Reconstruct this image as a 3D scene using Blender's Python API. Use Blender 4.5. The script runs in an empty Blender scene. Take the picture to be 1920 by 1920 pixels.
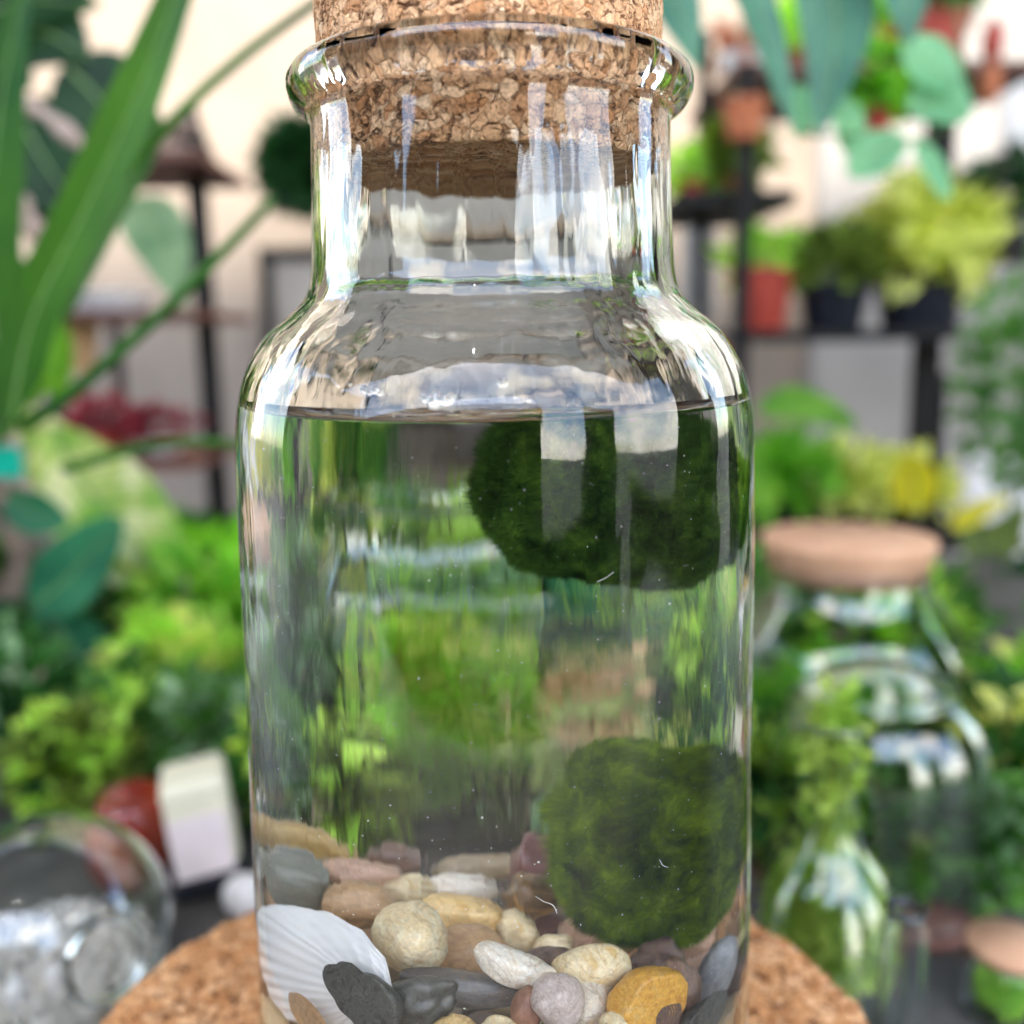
import bpy, math, random
import numpy as np
from mathutils import Vector, Matrix, noise
R_ = math.radians
random.seed(7); rng = np.random.default_rng(11)
scene = bpy.context.scene
COL = scene.collection

# ------------------------------------------------------------------ camera, world, sun, exposure
F_PX = 1800.0
CAM = np.array([0.0, -0.172, 0.150])
PITCH, YAW, ROLL = 10.0, 0.9, 0.8
def cam_basis():
    p, y, r = R_(PITCH), R_(YAW), R_(ROLL)
    F = np.array([math.sin(y)*math.cos(p), math.cos(y)*math.cos(p), -math.sin(p)])
    R0 = np.array([math.cos(y), -math.sin(y), 0.0]); U0 = np.cross(R0, F)
    return F, R0*math.cos(r)-U0*math.sin(r), U0*math.cos(r)+R0*math.sin(r)
CF, CR, CU = cam_basis()
cam_d = bpy.data.cameras.new('camera'); cam = bpy.data.objects.new('camera', cam_d); COL.objects.link(cam)
M = Matrix.Identity(4)
for i in range(3):
    M[i][0], M[i][1], M[i][2], M[i][3] = CR[i], CU[i], -CF[i], CAM[i]
cam.matrix_world = M
cam_d.sensor_width = 36; cam_d.lens = 36*F_PX/1920; cam_d.clip_start = 0.005; cam_d.clip_end = 400
cam_d.dof.use_dof = True; cam_d.dof.focus_distance = 0.146; cam_d.dof.aperture_fstop = 8.5
scene.camera = cam

SUN_EL, SUN_AZ = R_(62), R_(200)     # azimuth measured clockwise from +y
world = bpy.data.worlds.new('World'); scene.world = world; world.use_nodes = True
wn = world.node_tree; wn.nodes.clear()
sky = wn.nodes.new('ShaderNodeTexSky'); sky.sky_type = 'NISHITA'; sky.sun_disc = False
sky.sun_elevation = SUN_EL; sky.sun_rotation = SUN_AZ; sky.dust_density = .7
tc = wn.nodes.new('ShaderNodeTexCoord'); cn = wn.nodes.new('ShaderNodeTexNoise'); cn.inputs['Scale'].default_value = 3.0
cn.inputs['Detail'].default_value = 6
cr = wn.nodes.new('ShaderNodeValToRGB'); cr.color_ramp.elements[0].position = .49; cr.color_ramp.elements[1].position = .64
mx = wn.nodes.new('ShaderNodeMix'); mx.data_type = 'RGBA'; mx.inputs['B'].default_value = (10.5, 9.9, 9.2, 1)
bg = wn.nodes.new('ShaderNodeBackground'); bg.inputs['Strength'].default_value = 0.12
wo = wn.nodes.new('ShaderNodeOutputWorld')
L = wn.links.new
L(tc.outputs['Generated'], cn.inputs['Vector']); L(cn.outputs['Fac'], cr.inputs['Fac']); L(cr.outputs['Color'], mx.inputs['Factor'])
L(sky.outputs['Color'], mx.inputs['A']); L(mx.outputs['Result'], bg.inputs['Color']); L(bg.outputs['Background'], wo.inputs['Surface'])
sun_d = bpy.data.lights.new('sun', 'SUN'); sun_d.energy = 2.0; sun_d.angle = R_(5); sun_d.color = (1, .93, .82)
sun = bpy.data.objects.new('sun', sun_d); COL.objects.link(sun)
sd = Vector((math.sin(SUN_AZ)*math.cos(SUN_EL), math.cos(SUN_AZ)*math.cos(SUN_EL), math.sin(SUN_EL)))
sun.rotation_euler = sd.to_track_quat('Z', 'Y').to_euler()
scene.view_settings.view_transform = 'Standard'; scene.view_settings.look = 'None'
scene.view_settings.exposure = 3.4; scene.view_settings.gamma = 1
cy = scene.cycles
cy.max_bounces = 22; cy.transmission_bounces = 22; cy.transparent_max_bounces = 16; cy.glossy_bounces = 8; cy.diffuse_bounces = 4
cy.caustics_refractive = True; cy.caustics_reflective = False; cy.blur_glossy = 0.5
cy.use_denoising = True; cy.sample_clamp_indirect = 6

# ------------------------------------------------------------------ placing
def ray(px, py): return CF + (px-960)/F_PX*CR + (960-py)/F_PX*CU
def W(px, py, Y):                       # the point seen at photo pixel (px, py) on the upright plane y = Y
    v = ray(px, py); t = (Y-CAM[1])/v[1]; return Vector(CAM+t*v)
def WZ(px, py, z):
    v = ray(px, py); t = (z-CAM[2])/v[2]; return Vector(CAM+t*v)
def S(Y, px=960, py=960):               # metres per pixel there
    v = ray(px, py); return (Y-CAM[1])/v[1]/F_PX
RO, RI = 0.0460, 0.0436
def refr(dv, n, eta):
    c = -float(dv@n); k = 1-eta*eta*(1-c*c)
    return eta*dv+(eta*c-math.sqrt(max(k, 0)))*n
def hit_cyl(o, dv, r):
    a = dv[0]**2+dv[1]**2; b = o[0]*dv[0]+o[1]*dv[1]; c = o[0]**2+o[1]**2-r*r
    D = b*b-a*c
    return None if D < 0 else o+(-b-math.sqrt(D))/a*dv
def IW(px, py, Y):                      # the point in the water that is seen at (px, py) at y = Y
    while True:
        try: return IW_(px, py, Y)
        except TypeError: px += (943-px)*.01
def IW_(px, py, Y):
    dv = ray(px, py); dv = dv/np.linalg.norm(dv)
    p = hit_cyl(CAM, dv, RO); n = np.array([p[0], p[1], 0])/RO
    dv = refr(dv, n, 1/1.5); q = hit_cyl(p, dv, RI)
    n = np.array([q[0], q[1], 0])/RI; dv = refr(dv, n, 1.5/1.333)
    return Vector(q+(Y-q[1])/dv[1]*dv)

# ------------------------------------------------------------------ object helpers
def link(o, parent=None):
    COL.objects.link(o)
    if parent: o.parent = parent
    return o
def tag(o, label=None, cat=None, group=None, kind=None):
    if label: o['label'] = label
    if cat: o['category'] = cat
    if group: o['group'] = group
    if kind: o['kind'] = kind
    return o
def empty(name, loc, label=None, cat=None, group=None, rz=0):
    o = bpy.data.objects.new(name, None); o.location = loc; o.rotation_euler = (0, 0, rz); o.empty_display_size = .01
    link(o); return tag(o, label, cat, group)
def mesh(name, V, F, mat, parent=None, smooth=True, loc=None):
    """V in the parent's frame (parents are never rotated unless said)"""
    me = bpy.data.meshes.new(name)
    me.from_pydata([tuple(v) for v in V], [], [tuple(f) for f in F]); me.materials.append(mat)
    if smooth: me.polygons.foreach_set('use_smooth', [True]*len(me.polygons))
    me.update()
    o = bpy.data.objects.new(name, me)
    if loc is not None: o.location = loc
    return link(o, parent)
def quads(V, mat, name, parent=None, kind=None, loc=None, per=4, smooth=False):
    """many small polygons of `per` corners, V: (n, per, 3) array"""
    n = len(V); me = bpy.data.meshes.new(name)
    me.vertices.add(n*per); me.vertices.foreach_set('co', np.asarray(V, dtype=np.float32).ravel())
    me.loops.add(n*per); me.loops.foreach_set('vertex_index', np.arange(n*per, dtype=np.int32))
    me.polygons.add(n); me.polygons.foreach_set('loop_start', np.arange(0, n*per, per, dtype=np.int32))
    me.polygons.foreach_set('loop_total', np.full(n, per, dtype=np.int32))
    me.materials.append(mat); me.update(calc_edges=True); me.validate()
    o = bpy.data.objects.new(name, me)
    if loc is not None: o.location = loc
    if kind: o['kind'] = kind
    return link(o, parent)
def lathe(prof, n=64, cap=False, wob=None, centre=(0, 0, 0)):
    """prof: list of (r, z); returns V, F, normals outwards when z rises with the outer side"""
    V = []; F = []; m = len(prof); c = centre
    for i, (r, z) in enumerate(prof):
        for k in range(n):
            a = 2*math.pi*k/n; rr = r+(wob(a, z, i) if wob else 0)
            V.append((c[0]+rr*math.cos(a), c[1]+rr*math.sin(a), c[2]+z))
    for i in range(m-1):
        for k in range(n):
            k2 = (k+1) % n; F.append((i*n+k, i*n+k2, (i+1)*n+k2, (i+1)*n+k))
    if cap:
        V.append((c[0], c[1], c[2]+prof[0][1])); V.append((c[0], c[1], c[2]+prof[-1][1])); b, t = len(V)-2, len(V)-1
        for k in range(n):
            k2 = (k+1) % n; F.append((b, k2, k)); F.append((t, (m-1)*n+k, (m-1)*n+k2))
    return V, F
def smooth_prof(pts, step):
    """Catmull-Rom through (r, z) points, resampled"""
    P = [np.array(p, float) for p in pts]; P = [2*P[0]-P[1]]+P+[2*P[-1]-P[-2]]; out = []
    for i in range(1, len(P)-2):
        n = max(1, int(round(np.linalg.norm(P[i+1]-P[i])/step)))
        for j in range(n):
            t = j/n
            out.append(.5*((2*P[i])+(-P[i-1]+P[i+1])*t+(2*P[i-1]-5*P[i]+4*P[i+1]-P[i+2])*t*t+(-P[i-1]+3*P[i]-3*P[i+1]+P[i+2])*t**3))
    out.append(P[-2]); return [tuple(p) for p in out]
def box(x0, x1, y0, y1, z0, z1, bev=0.0):
    V = [(x, y, z) for x in (x0, x1) for y in (y0, y1) for z in (z0, z1)]
    F = [(0, 1, 3, 2), (4, 6, 7, 5), (0, 4, 5, 1), (2, 3, 7, 6), (0, 2, 6, 4), (1, 5, 7, 3)]
    return V, F
def bevel(o, w, seg=2):
    m = o.modifiers.new('bevel', 'BEVEL'); m.width = w; m.segments = seg; m.limit_method = 'ANGLE'; return o
def tube(pts, rad, n=8):
    """tapered tube along pts; rad a number or list"""
    P = [np.array(p, float) for p in pts]; V = []; F = []; up = np.array([.13, .31, .94])
    for i, p in enumerate(P):
        t = P[min(i+1, len(P)-1)]-P[max(i-1, 0)]; t /= np.linalg.norm(t)
        a = np.cross(t, up); a /= np.linalg.norm(a)+1e-12; b = np.cross(t, a)
        r = rad[i] if isinstance(rad, (list, tuple)) else rad
        for k in range(n):
            an = 2*math.pi*k/n; V.append(p+r*(math.cos(an)*a+math.sin(an)*b))
    for i in range(len(P)-1):
        for k in range(n):
            k2 = (k+1) % n; F.append((i*n+k, (i+1)*n+k, (i+1)*n+k2, i*n+k2))
    F.append(tuple(range(n))); F.append(tuple(range((len(P)-1)*n, len(P)*n))[::-1])
    return V, F
def curve_pts(ctrl, n):
    P = [np.array(p, float) for p in ctrl]
    if len(P) == 2: return [P[0]+(P[1]-P[0])*i/(n-1) for i in range(n)]
    Q = [2*P[0]-P[1]]+P+[2*P[-1]-P[-2]]; out = []; m = len(P)-1
    for j in range(n):
        s = j/(n-1)*m; i = min(int(s), m-1); t = s-i; a, b, c, e = Q[i:i+4]
        out.append(.5*(2*b+(c-a)*t+(2*a-5*b+4*c-e)*t*t+(-a+3*b-3*c+e)*t**3))
    return out
def blade(ctrl, width, shape='lance', n=26, m=8, fold=.25, normal=(0, -1, .3), wave=0.0, seed=0):
    """leaf blade along a spine: a thin sheet with folded midrib and wavy margin"""
    P = curve_pts(ctrl, n); nb = np.array(normal, float); V = []; F = []; rg = random.Random(seed); ph = rg.uniform(0, 6)
    for i, p in enumerate(P):
        t = P[min(i+1, n-1)]-P[max(i-1, 0)]; t /= np.linalg.norm(t); s = i/(n-1)
        a = np.cross(t, nb); a /= np.linalg.norm(a); c = np.cross(a, t)
        if shape == 'strap': w = min(1, s*7+.25)*min(1, (1-s)*2.2+.02)**.8
        elif shape == 'heart': w = (math.sin(math.pi*min(1, (s*.93+.07))**.62))**.75
        elif shape == 'oval': w = max(0, math.sin(math.pi*s))**.6
        else: w = max(0, math.sin(math.pi*s**.75))**.85
        w = max(w, .015)*width/2
        for j in range(m+1):
            u = j/m*2-1; lift = fold*abs(u)*w+wave*width*math.sin(s*17+ph+u*2)*abs(u)
            V.append(p+a*u*w+c*lift)
    for i in range(n-1):
        for j in range(m):
            k = i*(m+1)+j; F.append((k, k+1, k+m+2, k+m+1))
    return V, F
def leaf_uv(o, n, m):
    uv = o.data.uv_layers.new(name='UVMap'); L_ = o.data.loops; d = np.empty(len(L_)*2)
    vi = np.empty(len(L_), dtype=np.int32); L_.foreach_get('vertex_index', vi)
    d[0::2] = (vi//(m+1))/(n-1)+.001; d[1::2] = np.abs((vi % (m+1))/m*2-1)+.001; uv.data.foreach_set('uv', d)
def rel(V, o): return [(v[0]-o[0], v[1]-o[1], v[2]-o[2]) for v in V]
def ico(sub):
    import bmesh
    bm = bmesh.new(); bmesh.ops.create_icosphere(bm, subdivisions=sub, radius=1)
    V = np.array([v.co[:] for v in bm.verts]); F = [[v.index for v in f.verts] for f in bm.faces]; bm.free(); return V, F
ICO = {k: ico(k) for k in (2, 3, 4, 5, 6)}

# ------------------------------------------------------------------ materials
def new_mat(name):
    m = bpy.data.materials.new(name); m.use_nodes = True; nt = m.node_tree
    return m, nt, nt.nodes['Principled BSDF'], nt.links.new
def nd(nt, t, **kw):
    n = nt.nodes.new('ShaderNode'+t)
    for k, v in kw.items():
        if k in n.inputs: n.inputs[k].default_value = v
        else: setattr(n, k, v)
    return n
def ramp(nt, stops):
    r = nt.nodes.new('ShaderNodeValToRGB'); e = r.color_ramp.elements
    while len(e) < len(stops): e.new(.5)
    for el, (p, c) in zip(e, stops): el.position = p; el.color = (*c, 1)
    return r
def mottled(name, cols, scale=60, rough=.6, bump=.2, bscale=200, detail=6, coord='Object', dist=0.001, dstr=0.0, sp=.4, stretch=(1, 1, 1), sss=0):
    m, nt, b, L = new_mat(name)
    t = nd(nt, 'TexCoord'); mp = nd(nt, 'Mapping'); mp.inputs['Scale'].default_value = stretch
    L(t.outputs[coord], mp.inputs['Vector'])
    n = nd(nt, 'TexNoise', Scale=scale, Detail=detail, Distortion=dstr); L(mp.outputs[0], n.inputs['Vector'])
    k = len(cols); r = ramp(nt, [(.28+.44*i/max(1, k-1), c) for i, c in enumerate(cols)]); L(n.outputs['Fac'], r.inputs[0])
    L(r.outputs[0], b.inputs['Base Color']); b.inputs['Roughness'].default_value = rough
    b.inputs['Specular IOR Level'].default_value = sp
    if sss: b.inputs['Subsurface Weight'].default_value = sss; b.inputs['Subsurface Radius'].default_value = (.004, .0035, .0025); b.inputs['Subsurface Scale'].default_value = 1
    if bump:
        n2 = nd(nt, 'TexNoise', Scale=bscale, Detail=5.0); L(mp.outputs[0], n2.inputs['Vector'])
        bu = nd(nt, 'Bump', Strength=bump, Distance=dist); L(n2.outputs['Fac'], bu.inputs['Height']); L(bu.outputs[0], b.inputs['Normal'])
    return m
def leaf_mat(name, c1, c2, trans=.35, rough=.4, scale=34, vein=None):
    m, nt, b, L = new_mat(name)
    t = nd(nt, 'TexCoord'); n = nd(nt, 'TexNoise', Scale=scale, Detail=4.0); L(t.outputs['Object'], n.inputs['Vector'])
    r = ramp(nt, [(.35, c1), (.68, c2)] if vein is None else [(.35, c1), (.5, c2), (.58, vein)]); L(n.outputs['Fac'], r.inputs[0])
    # side veins along the blade's own coordinates, paler than the blade
    sp_ = nd(nt, 'SeparateXYZ'); L(t.outputs['UV'], sp_.inputs[0]); m1 = nd(nt, 'Math', operation='MULTIPLY_ADD'); m1.inputs[1].default_value = -.16; L(sp_.outputs[1], m1.inputs[0]); L(sp_.outputs[0], m1.inputs[2])
    m2 = nd(nt, 'Math', operation='MULTIPLY'); m2.inputs[1].default_value = 13; L(m1.outputs[0], m2.inputs[0]); m3 = nd(nt, 'Math', operation='PINGPONG'); m3.inputs[1].default_value = .5; L(m2.outputs[0], m3.inputs[0])
    m4 = nd(nt, 'MapRange', clamp=True); m4.inputs['From Max'].default_value = .12; m4.inputs['To Min'].default_value = 1.5; m4.inputs['To Max'].default_value = 1; L(m3.outputs[0], m4.inputs[0])
    hv = nd(nt, 'HueSaturation'); L(m4.outputs[0], hv.inputs['Value']); L(r.outputs[0], hv.inputs['Color']); r = hv
    L(r.outputs[0], b.inputs['Base Color']); b.inputs['Roughness'].default_value = rough+.1; b.inputs['Specular IOR Level'].default_value = .25
    tr = nd(nt, 'BsdfTranslucent'); br = nd(nt, 'HueSaturation', Saturation=1.15, Value=1.5); L(r.outputs[0], br.inputs['Color']); L(br.outputs[0], tr.inputs['Color'])
    ms = nd(nt, 'MixShader', Fac=trans); L(b.outputs[0], ms.inputs[1]); L(tr.outputs[0], ms.inputs[2])
    L(ms.outputs[0], nt.nodes['Material Output'].inputs['Surface']); return m
def glass_mat(name, ior, col=(1, 1, 1), rough=0.0, bump=0, bscale=(60, 60, 60), dist=.0002):
    m, nt, b, L = new_mat(name); nt.nodes.remove(b)
    g = nd(nt, 'BsdfGlass', IOR=ior, Roughness=rough); g.inputs['Color'].default_value = (*col, 1)
    L(g.outputs[0], nt.nodes['Material Output'].inputs['Surface'])
    if bump:
        t = nd(nt, 'TexCoord'); mp = nd(nt, 'Mapping'); mp.inputs['Scale'].default_value = bscale; L(t.outputs['Object'], mp.inputs['Vector'])
        n = nd(nt, 'TexNoise', Scale=1.0, Detail=2.5, Distortion=.4); L(mp.outputs[0], n.inputs['Vector'])
        bu = nd(nt, 'Bump', Strength=bump, Distance=dist); L(n.outputs['Fac'], bu.inputs['Height']); L(bu.outputs[0], g.inputs['Normal'])
    return m
def plain(name, c, rough=.5, metal=0, sp=.5):
    m, nt, b, L = new_mat(name)
    t = nd(nt, 'TexCoord'); n = nd(nt, 'TexNoise', Scale=30.0, Detail=5.0); L(t.outputs['Object'], n.inputs['Vector'])
    r = ramp(nt, [(.3, tuple(x*.82 for x in c)), (.7, tuple(min(1, x*1.12) for x in c))]); L(n.outputs['Fac'], r.inputs[0]); L(r.outputs[0], b.inputs['Base Color'])
    b.inputs['Roughness'].default_value = rough; b.inputs['Metallic'].default_value = metal; b.inputs['Specular IOR Level'].default_value = sp
    return m
def cork_mat(name, cols, scale, dark=(.10, .045, .02), disp=.0006, pit=.16, stretch=(1, 1, 1)):
    m, nt, b, L = new_mat(name)
    t = nd(nt, 'TexCoord'); mp = nd(nt, 'Mapping'); mp.inputs['Scale'].default_value = stretch
    wn_ = nd(nt, 'TexNoise', Scale=scale*.8, Detail=3.0); L(t.outputs['Object'], mp.inputs['Vector']); L(mp.outputs[0], wn_.inputs['Vector'])
    vm = nd(nt, 'VectorMath', operation='SCALE'); vm.inputs['Scale'].default_value = 1.1/scale
    L(wn_.outputs['Color'], vm.inputs[0]); va = nd(nt, 'VectorMath', operation='ADD'); L(mp.outputs[0], va.inputs[0]); L(vm.outputs[0], va.inputs[1])
    vo = nd(nt, 'TexVoronoi', Scale=scale); L(va.outputs[0], vo.inputs['Vector'])
    ve = nd(nt, 'TexVoronoi', Scale=scale, feature='DISTANCE_TO_EDGE'); L(va.outputs[0], ve.inputs['Vector'])
    sx = nd(nt, 'SeparateColor'); L(vo.outputs['Color'], sx.inputs[0])
    r = ramp(nt, [(i/(len(cols)-1), c) for i, c in enumerate(cols)]); L(sx.outputs[0], r.inputs[0])
    # thin seams between granules, and separate ragged pits
    n2 = nd(nt, 'TexNoise', Scale=scale*.9, Detail=5.0, Distortion=1.5); n2.inputs['Roughness'].default_value = .65; L(mp.outputs[0], n2.inputs['Vector'])
    th = nd(nt, 'MapRange', clamp=True); th.inputs['From Min'].default_value = .60-pit*.5; th.inputs['From Max'].default_value = .66-pit*.3; th.inputs['To Min'].default_value = 1; th.inputs['To Max'].default_value = 0
    L(n2.outputs['Fac'], th.inputs[0])
    se = nd(nt, 'MapRange', clamp=True); se.inputs['From Min'].default_value = .0; se.inputs['From Max'].default_value = .09; se.inputs['To Min'].default_value = .66; se.inputs['To Max'].default_value = 1
    L(ve.outputs['Distance'], se.inputs[0])
    dv = nd(nt, 'Math', operation='MULTIPLY', use_clamp=True); L(se.outputs[0], dv.inputs[0]); L(th.outputs[0], dv.inputs[1])
    mxc = nd(nt, 'Mix', data_type='RGBA'); mxc.inputs['A'].default_value = (*dark, 1); L(dv.outputs[0], mxc.inputs['Factor']); L(r.outputs[0], mxc.inputs['B'])
    n3 = nd(nt, 'TexNoise', Scale=scale*4, Detail=5.0); L(mp.outputs[0], n3.inputs['Vector'])
    r3 = ramp(nt, [(.3, (.62, .6, .58)), (.65, (1.1, 1.1, 1.1))]); L(n3.outputs['Fac'], r3.inputs[0])
    mul = nd(nt, 'Mix', data_type='RGBA', blend_type='MULTIPLY'); mul.inputs['Factor'].default_value = 1
    L(mxc.outputs['Result'], mul.inputs['A']); L(r3.outputs[0], mul.inputs['B']); L(mul.outputs['Result'], b.inputs['Base Color'])
    b.inputs['Roughness'].default_value = .75; b.inputs['Specular IOR Level'].default_value = .25
    ad = nd(nt, 'Math', operation='MULTIPLY_ADD'); ad.inputs[1].default_value = .35; L(n3.outputs['Fac'], ad.inputs[0]); L(dv.outputs[0], ad.inputs[2])
    ad2 = nd(nt, 'Math', operation='MULTIPLY_ADD'); ad2.inputs[1].default_value = .5; L(sx.outputs[1], ad2.inputs[0]); L(ad.outputs[0], ad2.inputs[2])
    ds = nd(nt, 'Displacement', Midlevel=.9, Scale=disp); L(ad2.outputs[0], ds.inputs['Height']); L(ds.outputs[0], nt.nodes['Material Output'].inputs['Displacement'])
    m.displacement_method = 'BOTH'
    return m

MG = leaf_mat
M_ = dict(
 plaster=mottled('cream_plaster', [(.26, .21, .168), (.31, .25, .20), (.285, .23, .183)], 6, .9, .3, 60, dist=.004),
 grey_wall=mottled('grey_plaster', [(.26, .245, .23), (.34, .32, .30)], 5, .9, .3, 60, dist=.004),
 dark_wall=mottled('dark_boards', [(.035, .03, .025), (.07, .06, .05)], 8, .8, .3, 60, dist=.004),
 taupe=mottled('taupe_paint', [(.34, .30, .26), (.42, .37, .32)], 6, .8, .2, 60), slate=mottled('slate', [(.055, .052, .048), (.11, .105, .10)], 14, .5, .3, 120, dist=.001),
 paving=mottled('paving', [(.045, .042, .04), (.085, .08, .075)], 5, .85, .3, 60, dist=.004),
 black=plain('black_metal', (.010, .009, .009), .6, sp=.15),
 blackpot=plain('black_plastic', (.014, .016, .022), .5, sp=.2),
 redwood=mottled('red_brown_wood', [(.10, .035, .02), (.19, .07, .045)], 20, .6, .2, 100, stretch=(1, 8, 8)),
 terracotta=mottled('terracotta', [(.42, .12, .05), (.52, .17, .075)], 30, .8, .2, 200),
 redpot=plain('red_pot', (.40, .05, .03), .5),
 redgloss=mottled('glossy_red_glaze', [(.11, .010, .006), (.26, .03, .012)], 60, .12, .2, 120, sp=.6),
 white=plain('white_ceramic', (.72, .70, .68), .4), pinkwhite=plain('pale_card', (.70, .62, .62), .6),
 creamstone=plain('cream_stone', (.66, .64, .48), .6),
 tan=mottled('tan_wicker', [(.35, .2, .09), (.5, .31, .15)], 50, .7, .3, 200),
 teal=plain('teal_plastic', (.0, .42, .28), .4),
 soil=mottled('dark_soil', [(.02, .012, .008), (.06, .04, .025)], 120, .95, .8, 300, dist=.003),
 stem=mottled('green_stem', [(.04, .11, .02), (.08, .18, .04)], 20, .5, .1),
 brownstem=mottled('brown_stem', [(.18, .10, .03), (.28, .17, .06)], 20, .7, .2),
 bark=mottled('pale_bark', [(.25, .17, .13), (.5, .38, .31)], 40, .8, .5, 120, dist=.003),
 l_dark=MG('leaf_dark', (.010, .045, .010), (.035, .12, .02)), l_mid=MG('leaf_mid', (.022, .08, .012), (.10, .22, .045)),
 l_strap=MG('leaf_strap', (.010, .060, .008), (.06, .17, .012), .3, .3, 9),
 l_lime=MG('leaf_lime', (.20, .38, .04), (.46, .62, .12), .45), l_yel=MG('leaf_yellow', (.30, .34, .05), (.64, .64, .24), .4),
 l_blue=MG('leaf_blue_green', (.05, .15, .10), (.09, .24, .15), .2, .35), l_mint=MG('leaf_mint', (.14, .36, .18), (.22, .50, .26), .35),
 l_cala=MG('leaf_variegated', (.16, .40, .05), (.50, .60, .20), .35, .4, 26, vein=(.72, .74, .42)),
 l_grey=MG('leaf_grey_green', (.10, .19, .09), (.25, .36, .2), .3), l_teal=MG('leaf_teal', (.02, .12, .06), (.05, .22, .10), .25),
 l_bright=MG('leaf_bright', (.06, .22, .012), (.22, .46, .05), .4), l_gold=MG('leaf_gold', (.62, .56, .02), (.8, .7, .04), .4),
 l_red=MG('petal_red', (.12, .012, .02), (.30, .05, .06), .2), l_olive=MG('leaf_olive', (.06, .09, .015), (.14, .2, .03), .3),
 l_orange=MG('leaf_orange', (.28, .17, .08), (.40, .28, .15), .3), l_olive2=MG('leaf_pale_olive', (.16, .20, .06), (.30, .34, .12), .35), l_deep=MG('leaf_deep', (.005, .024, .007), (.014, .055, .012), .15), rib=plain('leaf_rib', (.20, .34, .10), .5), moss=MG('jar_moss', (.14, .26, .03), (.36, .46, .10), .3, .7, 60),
 thinglass=glass_mat('jar_glass', 1.5, (.97, .985, .98)),
 lid=mottled('smooth_cork_lid', [(.50, .28, .16), (.62, .37, .23)], 60, .7, .1, 200),
 gravel=mottled('white_gravel', [(.66, .60, .52), (.88, .86, .82)], 40, .7, .1, 200),
)

# ------------------------------------------------------------------ the setting
TZ = -0.088                                                     # table top
def slab(name, x0, x1, y0, y1, z0, z1, mat, kind='structure', parent=None):
    V, F = box(x0, x1, y0, y1, z0, z1); o = mesh(name, V, F, mat, parent, smooth=False)
    if kind: o['kind'] = kind
    return o
GZ = -0.95
slab('ground', -60, 60, -60, 60, GZ-.05, GZ, M_['paving'])
wallc = slab('wall', -2.6, .62, 1.75, 1.85, GZ, 2.2, M_['plaster']); tag(wallc, 'cream plaster wall far behind the bottle, upper left', 'wall', kind='structure')
wallg = slab('wall', .62, 2.6, 1.70, 1.80, GZ, 2.2, M_['grey_wall']); tag(wallg, 'grey plaster wall behind the shelves on the right', 'wall', kind='structure')
# porch: roof of boards on beams, side and rear walls with openings
roof = empty('porch_roof', (0, 0, 1.55), 'dark boarded porch roof over the plant tables', 'roof')
for i in range(26):
    x = -2.6+i*.2
    V, F = box(x, x+.193, -1.05, 1.12, 0, .022); mesh('board', V, F, M_['dark_wall'], roof, smooth=False)
for y in (-1.0, -.3, .4, 1.0):
    V, F = box(-2.6, 2.6, y, y+.07, -.12, -.002); mesh('beam', V, F, M_['dark_wall'], roof, smooth=False)
def swall(x0, x1, y0, y1, z0, z1, lab, mat='dark_wall'):
    o = slab('wall', x0, x1, y0, y1, z0, z1, M_[mat]); tag(o, lab, 'wall', kind='structure')
swall(-2.6, .60, -1.75, -1.65, GZ, .85, 'dark rear porch wall behind the camera, wide part')
swall(1.243, 1.97, -1.75, -1.65, GZ, .85, 'dark rear porch wall behind the camera, between the openings')
swall(.602, 1.241, -1.74, -1.66, GZ, -.15, 'low dark parapet in the rear opening of the porch')
swall(2.3, 2.4, -1.65, -.49, GZ, -.15, 'low dark parapet in the side opening of the porch')
swall(2.3, 2.4, -.488, .55, GZ, 1.42, 'dark side wall of the porch, beside on the right')
swall(2.3, 2.4, 1.3, 1.69, GZ, 1.42, 'dark side wall of the porch, ahead on the right')
swall(-2.6, -2.5, -1.65, .35, GZ, 1.42, 'dark side wall of the porch on the left')
# table
tb = empty('plant_table', (0, 0, TZ), 'dark slate table under the jars and pots', 'table')
V, F = box(-.95, .95, -.5, .85, -.03, 0); bevel(mesh('table_top', V, F, M_['slate'], tb, smooth=False), .004)
for x in (-.9, .85):
    for y in (-.45, .78):
        V, F = box(x, x+.05, y, y+.05, GZ-TZ, -.031); mesh('leg', V, F, M_['black'], tb, smooth=False)

# ------------------------------------------------------------------ plant helpers
def foliage(name, c, rad, n, size, mat, parent, elong=1.6, droop=0.0, seed=0):
    rg = np.random.default_rng(seed+5)
    d = rg.normal(size=(n, 3)); d /= np.linalg.norm(d, axis=1)[:, None]
    rr = rg.uniform(.25, 1, n)**.6
    cl = rg.normal(size=(14, 3)); cl /= np.linalg.norm(cl, axis=1)[:, None]
    lump = 1+.22*np.max(d@cl.T, axis=1)-.2
    P = d*(rr*lump)[:, None]*np.array(rad)
    P[:, 2] -= droop*np.linalg.norm(P[:, :2], axis=1)
    a = rg.normal(size=(n, 3))*.7+d; a /= np.linalg.norm(a, axis=1)[:, None]
    b = np.cross(a, rg.normal(size=(n, 3))); b /= np.linalg.norm(b, axis=1)[:, None]; nn = np.cross(a, b)
    s = (size*rg.uniform(.6, 1.3, n))[:, None]
    # two folded halves of a pointed leaf
    A, B = P, P+a*s*elong; m1 = P+a*s*elong*.45
    H1 = np.stack([A, m1+b*s*.5+nn*s*.15, B, m1], axis=1); H2 = np.stack([A, m1, B, m1-b*s*.5+nn*s*.15], axis=1)
    return quads(np.concatenate([H1, H2])+np.array(c), mat, name, parent, 'stuff')
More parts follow.
